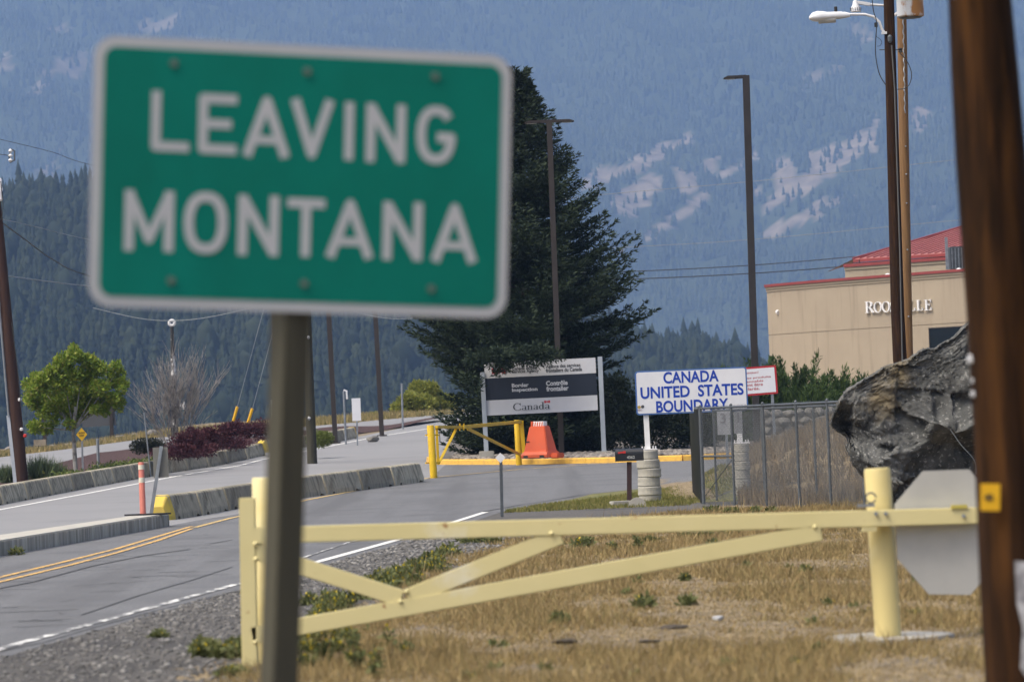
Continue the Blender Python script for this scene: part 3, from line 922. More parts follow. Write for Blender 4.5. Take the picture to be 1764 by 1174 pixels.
# ================================================================ MIDDLE DISTANCE, RIGHT
m_pole_dk = M('pole_wood_dark', (0.036, 0.019, 0.011), 0.9, (0.018, 0.010, 0.007), 5, 0.3, 0.7, bump=0.5, bscale=14, stretch=(5, 5, .3), bdist=0.01, col3=(0.065, 0.034, 0.017), scale3=3, lo3=.55, hi3=.75, spec=.1)
m_pole_lt = M('pole_wood_light', (0.22, 0.125, 0.055), 0.9, (0.13, 0.07, 0.03), 5, 0.3, 0.7, bump=0.5, bscale=14, stretch=(5, 5, .3), bdist=0.01)
m_cable = M('cable_black', (0.025, 0.028, 0.03), 0.6)
m_cable_grey = M('conduit_grey', (0.09, 0.09, 0.09), 0.6)
m_cable_pale = M('cable_pale', (0.22, 0.25, 0.28), 0.5)
m_ceramic = M('white_enamel', (0.62, 0.63, 0.66), 0.35)
m_rusty = M('rusty_white', (0.55, 0.57, 0.60), 0.45, (0.52, 0.54, 0.58), 3, col3=(0.32, 0.15, 0.045), scale3=2.6, lo3=0.50, hi3=0.58, stretch=(1, 1, .5))
uy = 80.0
ub = GY(1560, uy); ut = P(1527, -180, uy)
up_ = thing('utility_pole', ub, 'dark wooden utility pole carrying white street lamps, rising behind the boulder', 'utility pole')
sh = MB().tube(lerp_list([ub, P(1548, 600, uy), P(1531, 0, uy), ut], 12), [0.150 - .0045 * i for i in range(12)], 18).build('shaft', m_pole_dk, up_, smooth=True)
MB().tube([P(u, v, uy - .15) for u, v in ((1555, 640), (1550, 430), (1541, 150), (1536, 78))], 0.016, 8).build('conduit', m_cable_grey, up_)
MB().lathe(P(1533, 66, uy - .15), [(.02, -.1), (.045, -.06), (.05, .03), (.02, .07)], 10).build('conduit_head', m_galv_dark, up_)
# cobra head lamp
arm_px = [(1524, 57), (1519, 50), (1515, 38), (1505, 29), (1490, 25), (1462, 25)]
la = MB().tube([P(u, v, uy - .05) for u, v in arm_px], 0.028, 10).build('lamp_arm', m_ceramic, up_, smooth=True)
MB().box(P(1523, 57, uy - .1), (0.11, .08, .05)).build('arm_bracket', m_ceramic, up_)
def cobra(parent, u0, v0, s=1.0, y=uy - .05):
    """lamp head pointing left from its neck at (u0, v0)"""
    prof = [(0, .04, .05), (.10, .07, .085), (.14, .07, .085), (.17, .085, .10), (.45, .10, .105), (.52, .13, .125), (.64, .14, .14), (.74, .13, .11), (.80, .09, .04)]
    c = P(u0, v0, y)
    V, Fa = [], []
    N = 14
    for (d, w, h) in prof:
        for k in range(N):
            t = 2 * math.pi * k / N
            zz = math.sin(t)
            V.append((c.x - d * s * 1.06, c.y + w * s * math.cos(t), c.z - .01 + (h if zz > 0 else h * .6) * s * zz - 0.03 * d * s))
    for i in range(len(prof) - 1):
        for k in range(N): Fa.append((i * N + k, i * N + (k + 1) % N, (i + 1) * N + (k + 1) % N, (i + 1) * N + k))
    mb = MB(); mb.add(V, Fa + [tuple(range(N)), tuple(range(len(V) - N, len(V)))])
    hd = mb.build('lamp_head', m_ceramic, parent, smooth=True)
    MB().lathe(c + Vector((-.29 * s, 0, .085 * s)), [(.035 * s, 0), (.035 * s, .09 * s), (.03 * s, .10 * s)], 12).build('photocell', m_black, hd)
    MB().tube([c + Vector((-.66 * s, 0, -.085 * s)), c + Vector((-.3 * s, 0, -.075 * s))], .075 * s, 10).build('lens', m_plate, hd, smooth=True)
    return hd
cobra(up_, 1464, 26)
MB().tube([P(u, v, uy + .1) for u, v in ((1528, 10), (1500, 8), (1498, 8))], 0.025, 10).build('lamp_arm', m_ceramic, up_, smooth=True)
h2 = MB().lathe(P(1474, 12, uy + .1), [(.11, -.10), (.105, -.02), (.07, .03), (.05, .12), (.02, .14)], 14).build('lamp_head', m_ceramic, up_, smooth=True)
MB().bar(P(1474, 4, uy + .1), P(1499, 8, uy + .1), 0.07, 0.07).build('lamp_neck', m_ceramic, up_, bevel=.01)
MB().lathe(P(1474, -2, uy + .1), [(.03, 0), (.03, .1)], 10).build('photocell', m_black, h2)
for k in range(7):
    t = R(180 + 26 * k)
    q = P(1474, 16, uy + .1) + Vector((.112 * math.cos(t), .112 * math.sin(t), 0))
    MB().bar(q + Vector((0, 0, -.04)), q + Vector((0, 0, .03)), .012, .012).build('refractor_rib', m_galv_dark, h2)
def cable(name, pxs, y, r, mat, label, cat='cable', sag=None, y1=None, group=None):
    n = len(pxs)
    pts = [P(u, v, y if y1 is None else y + (y1 - y) * i / (n - 1)) for i, (u, v) in enumerate(pxs)]
    # smooth through the points
    sm = []
    for i in range(n - 1):
        p0, p1, p2, p3 = pts[max(0, i - 1)], pts[i], pts[i + 1], pts[min(n - 1, i + 2)]
        for k in range(6):
            t = k / 6
            sm.append(0.5 * ((2 * p1) + (p2 - p0) * t + (2 * p0 - 5 * p1 + 4 * p2 - p3) * t * t + (3 * p1 - p0 - 3 * p2 + p3) * t ** 3))
    sm.append(pts[-1])
    return solo(MB().tube(sm, r, 6), name, mat, sm[0], label, cat, group, smooth=True)
cable('hanging_cable', [(1501, -10), (1505, 20), (1510, 40), (1508, 88), (1514, 125), (1526, 147)], uy - .2, 0.010, m_cable, 'black cable drooping left of the dark pole below the cobra lamp')
cable('looped_cable', [(1550, 92), (1562, 105), (1570, 125), (1568, 142), (1560, 152), (1545, 154)], uy - .2, 0.010, m_cable, 'black cable looping out right of the dark pole over the tan pole')
cable('thin_loose_wire', [(1508, 62), (1518, 70), (1517, 78), (1511, 80)], uy - .2, 0.005, m_cable, 'short grey wire curl beside the lamp bracket on the dark pole')
MB().bar(P(1515, 86, uy), P(1553, 86, uy), .02, .02).build('through_bolt', m_galv_dark, up_)
MB().lathe(P(1551, 87, uy), [(.02, -.05), (.05, -.03), (.03, 0), (.05, .03), (.02, .05)], 10).build('insulator', m_cable, up_, smooth=True)
MB().box(P(1509, 43, uy - .1), (.07, .05, .10)).build('splice', m_cable, up_, bevel=.01)
# tan pole + transformer
ty_ = 83.0
tb = GY(1572, ty_)
tp = thing('utility_pole', tb, 'tan wooden utility pole just right of the dark pole, below the transformer can', 'utility pole')
MB().tube(lerp_list([tb, P(1563, 600, ty_), P(1553, 0, ty_), P(1550, -180, ty_)], 12), [0.12 - .002 * i for i in range(12)], 18).build('shaft', m_pole_lt, tp, smooth=True)
tw = lerp_list([P(1559, 195, ty_ - .14), P(1556, 32, ty_ - .14)], 40)
MB().tube([p + Vector((.012 * math.cos(i * 1.6), -.012 * math.sin(i * 1.6), 0)) for i, p in enumerate(tw)], 0.014, 6).build('twisted_lead', m_galv, tp)
for v in (252, 300, 350, 430, 545):
    MB().lathe(P(1556 + v * .017, v, ty_ - .12), [(.015, -.015), (.02, 0), (.015, .015)], 8).build('staple', m_galv, tp)
tc_ = P(1568.5, 28, uy + .6)
tr = thing('transformer', tc_, 'white transformer can streaked with rust at the top of the tan pole', 'transformer')
MB().lathe(tc_, [(.24, -.03), (.285, 0), (.285, .95), (.30, .97), (.30, 1.0)], 28).build('tank', m_rusty, tr, smooth=True)
MB().lathe(tc_ + Vector((0, 0, -.045)), [(.20, 0), (.245, .015)], 24).build('tank_bottom', m_galv_dark, tr)
MB().bar(tc_ + Vector((-.25, .1, .1)), tc_ + Vector((-.40, .3, .0)), .04, .04).build('hanger', m_ceramic, tr)

# ---- dark square lamp posts
m_bronze = M('bronze_paint', (0.030, 0.026, 0.027), 0.55, (0.022, 0.02, 0.021), 3)
m_brown_post = M('brown_paint', (0.034, 0.027, 0.025), 0.6, (0.026, 0.021, 0.02), 3)
def lamp_post(name, ubase, Y, utop, vtop, w, heads, label, mat, vb=None):
    b = GY(ubase, Y); t = P(utop, vtop, Y)
    o = thing(name, b, label, 'lamp post', None)
    MB().bar(b - Vector((0, 0, .02)), t, w, w, up=Y_).build('pole', mat, o, bevel=.01)
    MB().box(b + Vector((0, 0, .03)), (w * 2.2, w * 2.2, .05)).build('base_plate', mat, o)
    for d, L_ in heads:
        h = MB()
        h.bar(t + Vector((0, 0, -.03)), t + Vector((d * L_ * .45, 0, -.04)), .12, .09, up=Z_)
        a = h.build('lamp_arm', mat, o)
        hd = MB(); c = t + Vector((d * L_ * .72, 0, -.05))
        hd.prism([(-L_ * .3, -.03), (L_ * .3, -.03), (L_ * .3, .0), (L_ * .1, .05), (-L_ * .3, .05)] if d > 0 else [(-L_ * .3, -.03), (L_ * .3, -.03), (L_ * .3, .05), (-L_ * .1, .05), (-L_ * .3, .0)], c, X_, Z_, FACE, -.15, .15)
        k = hd.build('lamp_head', mat, o, bevel=.01)
        MB().box(c + Vector((0, 0, -.038)), (L_ * .4, .2, .012)).build('led_panel', m_plate, k)
    return o
lamp_post('square_lamp_post', 1305, 107, 1285, 130, 0.19, [(-1, .62)], 'tall black square lamp post with one head, between the red bordered sign and the building', m_bronze)
lamp_post('square_lamp_post', 968, 118, 946, 207, 0.17, [(1, .75), (-1, .75)], 'tall brown square lamp post with two heads standing before the spruce', m_brown_post)
for (ub_, ut_, lab) in ((578, 565, 'thin dark lamp post in the median, left of the small white sign'), (658, 645, 'dark lamp post at the median tip beside the low dark boulder')):
    lamp_post('median_lamp_post', ub_, 152 if ub_ < 600 else 160, ut_ - 14, 250, 0.19, [(1, .75)], lab, m_brown_post)

# ---- boundary sign
by = 74.5
m_blue = M('sign_blue', (0.005, 0.045, 0.36), 0.5)
m_blue_edge = M('sign_blue_edge', (0.06, 0.14, 0.36), 0.5)
m_panel_white = M('panel_white', (0.70, 0.71, 0.75), 0.45, (0.63, 0.64, 0.69), 2)
bTL, bTR, bBR, bBL = P(1092.6, 638.5, by), P(1286, 631, by), P(1288.5, 706, by), P(1096.5, 715, by)
bo = bBL; br = ((bBR - bBL) + (bTR - bTL)).normalized(); bu = (Z_ - br * Z_.dot(br)).normalized(); bn_ = br.cross(bu).normalized()
BW, BH = ((bBR - bBL).length + (bTR - bTL).length) / 2, ((bTL - bBL).length + (bTR - bBR).length) / 2
cbase = GY(1119, by)
bs = thing('boundary_sign', cbase, 'white CANADA UNITED STATES BOUNDARY sign in blue letters on white posts', 'sign')
bord = MB().prism(rrect(BW, BH, .06), bo, br, bu, bn_, -.03, 0).build('border', m_blue_edge, bs)
MB().prism([(x + .028, y + .028) for x, y in rrect(BW - .056, BH - .056, .04)], bo, br, bu, bn_, .0005, .004).build('panel', m_panel_white, bs)
def on_plane(u, v, o, r, up2, n):
    d = ray(u, v); t = (o - EYE).dot(n) / d.dot(n); p = EYE + d * t - o
    return p.dot(r), p.dot(up2)
k5 = 360 / 1321
def split_islands(ob):
    me = ob.data
    par = list(range(len(me.vertices)))
    def find(a):
        while par[a] != a: par[a] = par[par[a]]; a = par[a]
        return a
    # vertices at the same place count as one
    seen = {}
    for v in me.vertices:
        k = (round(v.co.x, 5), round(v.co.z, 5))
        if k in seen: par[find(v.index)] = find(seen[k])
        else: seen[k] = v.index
    for e in me.edges: par[find(e.vertices[0])] = find(e.vertices[1])
    groups = {}
    for p in me.polygons: groups.setdefault(find(p.vertices[0]), []).append(tuple(p.vertices))
    for fs in groups.values():
        idx = sorted({i for f in fs for i in f}); mp_ = {i: k for k, i in enumerate(idx)}
        m2 = bpy.data.meshes.new(ob.name.split('.')[0])
        m2.from_pydata([me.vertices[i].co[:] for i in idx], [], [tuple(mp_[i] for i in f) for f in fs])
        m2.materials.append(me.materials[0])
        o2 = bpy.data.objects.new(ob.name.split('.')[0], m2); COL.objects.link(o2); o2.parent = ob.parent
    bpy.data.objects.remove(ob)
def fit_text(name, body, x0, x1, y0, y1, crop, k, frame, parent, mat, bold=0.0, spacing=1.0, depth=.006, split=False):
    """lettering that fills the px box (in crop coordinates) on the frame's plane"""
    o, r, up2, n = frame
    y0, y1 = y0 - .022 * (x1 - x0), y1 + .022 * (x1 - x0)
    pa = on_plane(crop[0] + x0 * k, crop[1] + y1 * k, o, r, up2, n); pb2 = on_plane(crop[0] + x1 * k, crop[1] + y0 * k, o, r, up2, n)
    w, h = pb2[0] - pa[0], pb2[1] - pa[1]
    ob = text_mesh(name, body, 1.0, mat, parent, Vector((0, 0, 0)), X_, Z_, FACE, bold=bold, spacing=spacing, depth=0)
    off = world_loc(parent)
    vs_ = [v.co + off for v in ob.data.vertices]
    mx0, mx1 = min(v.x for v in vs_), max(v.x for v in vs_); mz0, mz1 = min(v.z for v in vs_), max(v.z for v in vs_)
    for v, c in zip(ob.data.vertices, vs_):
        a = pa[0] + (c.x - mx0) / (mx1 - mx0) * w; b = pa[1] + (c.z - mz0) / (mz1 - mz0) * h
        v.co = o + r * a + up2 * b + n * depth - off
    return split_islands(ob) if split else ob
fr = (bo, br, bu, bn_)
for body, x0, x1, y0, y1 in (('CANADA', 378, 724, 222, 281), ('UNITED  STATES', 234, 882, 305, 378), ('BOUNDARY', 333, 785, 399, 466)):
    yy = (y0 + y1) / 2
    fit_text('letter', body, x0, x1, yy - 37, yy + 37, (1040, 580), k5, fr, bs, m_blue, bold=.026, depth=.007, split=True)
m_gold = M('emblem_gold', (0.45, 0.30, 0.08), 0.5)
m_sticker = M('sticker_dark', (0.06, 0.06, 0.07), 0.5)
for (u, v, mt) in ((1101, 701, m_gold), (1107, 700, m_sticker)):
    a, b = on_plane(u, v, *fr)
    MB().prism([(a + .032 * math.cos(R(30 * k)), b + .032 * math.sin(R(30 * k))) for k in range(12)], bo, br, bu, bn_, .005, .008).build('emblem', mt, bs)
fit_text('small_print', 'IBC', 216, 243, 459, 468, (1040, 580), k5, fr, bs, M('print_maroon', (.2, .05, .08), .5), bold=.02, depth=.007)
def ibeam(name, a, b, parent, mat, w=.10):
    mb = MB()
    mb.bar(a, b, w, .012, up=Y_); mb.bar(a + Vector((0, .09, 0)), b + Vector((0, .09, 0)), w, .012, up=Y_); mb.bar(a + Vector((0, .045, 0)), b + Vector((0, .045, 0)), .012, .075, up=Y_)
    return mb.build(name, mat, parent)
def column(uc, v_top, parent, label_base, w, seed, y=by):
    b = GY(uc + 2, y); t = P(uc, v_top, y)
    r_ = random.Random(seed)
    z0, z1 = -.05, t.z - b.z
    nR = 6
    for i in range(nR):
        a, c = z0 + (z1 - z0) * i / nR, z0 + (z1 - z0) * (i + 1) / nR
        rr = w / 2 * (1 + r_.uniform(-.03, .04) + (-.12 if i == nR - 1 else 0))
        MB().lathe(b + Vector((r_.uniform(-.012, .012), 0, 0)), [(rr * .97, a), (rr * 1.02, a + .02), (rr, (a + c) / 2), (rr * 1.01, c - .02), (rr * .97, c - .002)], 24).build('cast_ring', m_concrete_lt, parent, smooth=False)
    return b, t
for (uc, vt, vpb, w, vs2) in ((1118, 775, 767, .44, 714), (1277, 764, 760, .34, 707)):
    b, t = column(uc, vt, bs, '', w, uc)
    q0, q1 = P(uc - 2, vpb, by), P(uc - 5.5, vs2 - 10, by)
    q0.z = t.z
    ibeam('post', q0, q1 + Vector((0, .05, 0)), bs, m_white, .10)
    MB().box(t + Vector((0, 0, .02)), (.32, .2, .022)).build('base_plate', m_white, bs)
    for dx in (-.13, -.08, .08, .13):
        MB().lathe(t + Vector((dx, -.07, .03)), [(.012, 0), (.012, .05)], 6).build('anchor_bolt', m_white, bs)

# ---- mailbox
mbp = GY(1084, 73.0)
mx_ = thing('mailbox', mbp, 'black rural mailbox with a red flag on a brown post beside the concrete column', 'mailbox')
mt_ = P(1084, 795, 73.0); m_box_black = M('mailbox_black', (0.018, 0.019, 0.022), 0.4)
MB().bar(mbp - Vector((0, 0, .05)), mt_, .09, .09, up=Y_).build('post', M('post_maroon', (0.055, 0.028, 0.028), 0.8, (0.035, .02, .02), 6), mx_)
c = P(1084.5, 783, 73.0)
prof = [(-.095, -.115), (.095, -.115), (.095, .03)] + [(.095 * math.cos(R(a)), .03 + .09 * math.sin(R(a))) for a in range(18, 180, 18)] + [(-.095, .03)]
bx_ = MB().prism(prof, c - X_ * .265, Y_, Z_, X_, 0, .53).build('box', m_box_black, mx_, bevel=.006)
MB().prism([(y * 1.05, z * 1.03) for y, z in prof], c - X_ * .275, Y_, Z_, X_, 0, .012).build('door', m_box_black, mx_)
m_red = M('flag_red', (0.50, 0.035, 0.03), 0.5)
MB().bar(c + Vector((-.22, -.10, .045)), c + Vector((-.08, -.10, .06)), .006, .03, up=Z_).build('flag', m_red, mx_)
MB().box(c + Vector((-.10, -.10, .055)), (.05, .008, .045)).build('flag', m_red, mx_)
text_mesh('house_number', '4362', .075, m_plate, mx_, c + Vector((.02, -.0965, -.07)), X_, Z_, FACE, bold=.002, align='CENTER', depth=.003)
# broken concrete at its foot
def rock(loc, size, seed, name, mat, label=None, cat='rock', group=None, parent=None, flat=1.0, sub=2, amp=.25):
    import bmesh
    bm = bmesh.new()
    bmesh.ops.create_icosphere(bm, subdivisions=sub, radius=1)
    r_ = np.random.default_rng(seed)
    planes = [(unit(r_.normal(size=3)), r_.uniform(.62, .92)) for _ in range(9)]
    for v in bm.verts:
        p = np.array(v.co)
        for nrm, d in planes:
            k = p @ nrm
            if k > d: p = p - nrm * (k - d)
        p = p * (1 + amp * .35 * (r_.random() - .5))
        v.co = Vector((p[0] * size[0] / 2, p[1] * size[1] / 2, p[2] * size[2] / 2 * flat))
    me = bpy.data.meshes.new(name); bm.to_mesh(me); bm.free()
    me.materials.append(mat)
    o = bpy.data.objects.new(name, me); COL.objects.link(o)
    o.location = Vector(loc) - (world_loc(parent) if parent else Vector((0, 0, 0)))
    o.parent = parent
    if label: tag(o, label, cat, group)
    return o
def px_rock(u, v, wpx, hpx, mat, label, seed, Y=None, name='rock', flat=1.0, group=None, cat='rock'):
    g = GY(u, Y) if Y else G(u, v)
    s = S(g.y)
    return rock(g + Vector((0, 0, hpx * s * .4)), (wpx * s, max(wpx, hpx) * s * .8, hpx * s * 1.1), seed, name, mat, label, cat, group)
g1 = G(1070, 871)
solo(MB().box(g1 + Vector((0, 0, .05)), (.38, .25, .09), rz=.3), 'broken_concrete_slab', m_concrete_lt, g1, 'flat broken slab of pale concrete at the foot of the mailbox post', 'rubble', bevel=.01)
g2 = G(1098, 872)
solo(MB().prism([(.17 * math.cos(R(a)), .17 * math.sin(R(a))) for a in range(-10, 191, 15)], g2 + Vector((0, 0, .0)), X_, Z_, FACE, -.06, .02), 'concrete_disc', m_concrete_lt, g2, 'round flat piece of concrete leaning between mailbox and column', 'rubble', bevel=.01)

# ---- red bordered cannabis sign
ry = 99.0
m_sign_red = M('sign_red', (0.38, 0.02, 0.03), 0.5)
m_print_red = M('print_red', (0.40, 0.08, 0.09), 0.6)
rTR, rBR, rl = P(1336, 628, ry), P(1341, 677, ry), P(1240, 633, ry)
rbse = G(1338, 790, 60, 200); rbse = GY(1338, ry)
rs = thing('warning_sign', rbse, 'white sign with a red border and red French text, half behind the boundary sign', 'sign')
ro = P(1232, 686, ry); rr_ = (P(1340.5, 677.5, ry) - ro).normalized(); ru = (Z_ - rr_ * Z_.dot(rr_)).normalized(); rn = rr_.cross(ru).normalized()
RW = (P(1340.5, 677.5, ry) - ro).length; RH = (rTR - rBR).length
MB().prism(rrect(RW, RH, .03), ro, rr_, ru, rn, -.02, 0).build('border', m_sign_red, rs)
MB().prism([(x + .05, y + .05) for x, y in rrect(RW - .1, RH - .1, .01)], ro, rr_, ru, rn, .001, .004).build('panel', m_panel_white, rs)
fr2 = (ro, rr_, ru, rn)
for body, x0, x1, y0, y1 in (('Attention!', 860, 977, 216, 238), ('Tous les produits', 820, 1056, 246, 274), ('du cannabis', 838, 1008, 270, 294), ('doivent être', 845, 1005, 290, 318), ('déclarés.', 862, 985, 316, 342)):
    fit_text('lettering', body, x0, x1, y0 + 2, y1 - 2, (1040, 580), k5, fr2, rs, m_print_red, bold=.02, depth=.006)
MB().bar(rbse, P(1328, 640, ry) + Vector((0, .05, 0)), .07, .05, up=Y_).build('post', m_galv, rs)
MB().bar(GY(1255, ry), P(1245, 640, ry) + Vector((0, .05, 0)), .07, .05, up=Y_).build('post', m_galv, rs)

# ---- chain link fence
m_wire = M('fence_wire', (0.10, 0.11, 0.12), 0.6, metal=0.3)
fence_pts = [(1213, 868), (1266, 869), (1321, 871), (1378, 873), (1432, 875), (1490, 877)]
tops = [(1208, 703), (1262, 700), (1308, 698), (1366, 695), (1424, 691), (1482, 688)]
f0 = G(1213, 868)
ch = thing('chain_link_fence', f0, 'grey chain link fence of several bays running from the boundary sign to the boulder', 'fence')
fd = (G(1490, 877) - f0); fd.z = 0; FL = fd.length; fd.normalize()
FH = 1.76
def fence_mesh(a, d, L, H, parent, sp_=0.055, r=0.0024):
    mb = MB()
    nrm = d.cross(Z_).normalized()
    n = int((L + H) / (sp_ * 1.414)) + 1
    for sgn in (1, -1):
        for i in range(n):
            s0 = i * sp_ * 1.414
            if sgn > 0: x0, z0, x1, z1 = s0 - H, 0, s0, H
            else: x0, z0, x1, z1 = s0, 0, s0 - H, H
            # clip to 0..L
            def cl(xa, za, xb, zb):
                res = []
                for (x, z, xo, zo) in ((xa, za, xb, zb), (xb, zb, xa, za)):
                    if x < 0: t = (0 - x) / (xo - x); x, z = 0, z + (zo - z) * t
                    if x > L: t = (L - x) / (xo - x); x, z = L, z + (zo - z) * t
                    res.append((x, z))
                return res
            if max(x0, x1) <= 0 or min(x0, x1) >= L: continue
            (xa, za), (xb, zb) = cl(x0, z0, x1, z1)
            if abs(xa - xb) < .02: continue
            p, q = a + d * xa + Z_ * (za + .03), a + d * xb + Z_ * (zb + .03)
            off = nrm * (.0035 * sgn)
            mb.tube([p + off, q + off], r, 3, cap=False)
    for k in range(int(L / .0778)):      # twisted barbs along the top
        p = a + d * (k * .0778 + .02) + Z_ * (H + .02)
        mb.bar(p, p + Z_ * .05 + d * .01, .005, .005)
    o = mb.build('wire_mesh', m_wire, parent)
    o['kind'] = 'stuff'
    return o
base_pts = []
for k, ((ub2, vb2), (ut2, vt2)) in enumerate(zip(fence_pts, tops)):
    d_ = ray(ub2, 870); 
    # intersection of column ub2 with the fence line (plan view)
    den = d_.x * fd.y - d_.y * fd.x
    t_ = (f0.x * fd.y - f0.y * fd.x) / den
    q = Vector((d_.x * t_, d_.y * t_, 0)); q.z = gz(q.x, q.y); base_pts.append(q)
    MB().tube([q, q + Z_ * (FH + .02)], .03 if k in (0,) else .024, 12).build('fence_post', m_galv_dark, ch, smooth=True)
    MB().lathe(q + Z_ * (FH + .02), [(.028, 0), (.03, .02), (.012, .045)], 10).build('post_cap', m_galv_dark, ch)
fence_mesh(base_pts[0] - Z_ * .03, fd, FL, FH, ch)
MB().tube([base_pts[0] + Z_ * FH, base_pts[-1] + Z_ * FH], .021, 10).build('top_rail', m_galv_dark, ch, smooth=True)
MB().tube([base_pts[0] + Z_ * .88, base_pts[1] + Z_ * .88], .018, 8).build('mid_rail', m_galv_dark, ch)
MB().tube([base_pts[0] + Z_ * .12, base_pts[1] + Z_ * .84], .008, 6).build('truss_rod', m_galv_dark, ch)
# side wing running back from the corner
w1 = Vector((P(1194, 800, 79).x, 79, 0)); w1.z = gz(w1.x, w1.y)
wd = (w1 - f0); wd.z = 0; WL = wd.length; wd.normalize()
wg = thing('chain_link_fence', w1, 'short end wing of chain link fence turning back from the corner post', 'fence')
fence_mesh(f0 + Vector((-.03, .03, -.03)), wd, WL, FH, wg)
MB().tube([w1, w1 + Z_ * (FH + .02)], .03, 10).build('fence_post', m_galv_dark, wg, smooth=True)
MB().tube([f0 + Vector((-.03, .03, FH)), w1 + Z_ * FH], .021, 8).build('top_rail', m_galv_dark, wg)
wm = f0.lerp(w1, .5); wm.z = gz(wm.x, wm.y)
MB().tube([wm, wm + Z_ * (FH + .02)], .024, 10).build('fence_post', m_galv_dark, wg, smooth=True)
# second fence line behind, close to the first
f2 = f0 + Vector((.35, 2.2, 0)); bk = thing('chain_link_fence', f2, 'rear line of chain link fence seen through the front mesh', 'fence')
fence_mesh(f2, fd, FL + .4, FH - .05, bk)
for k in range(4):
    q = f2 + fd * (k * FL / 3)
    MB().tube([q, q + Z_ * (FH - .02)], .022, 8).build('fence_post', m_galv_dark, bk, smooth=True)
MB().tube([f2 + Z_ * (FH - .05), f2 + fd * (FL + .4) + Z_ * (FH - .05)], .02, 8).build('top_rail', m_galv_dark, bk)
# plate with 3 behind the mesh
npb = P(1247.5, 728, 71.6)
plt = thing('number_plate', npb, 'pale plate marked 3 1 behind the chain link mesh under the boundary sign', 'sign')
m_pdim = M('plate_faded', (.34, .35, .37), .7, (.26, .27, .29), 8)
MB().box(npb, (.26, .01, .44)).build('plate', m_pdim, plt)
text_mesh('number', '3', .26, M('faded_grey', (.2, .2, .22), .6), plt, npb + Vector((-.085, -.006, -.0)), X_, Z_, FACE, bold=.004)
MB().box(npb + Vector((.26, 0, 0)), (.16, .01, .42)).build('plate', m_pdim, plt)
text_mesh('number', '1', .26, MATS['faded_grey'], plt, npb + Vector((.20, -.006, -.0)), X_, Z_, FACE, bold=.004)

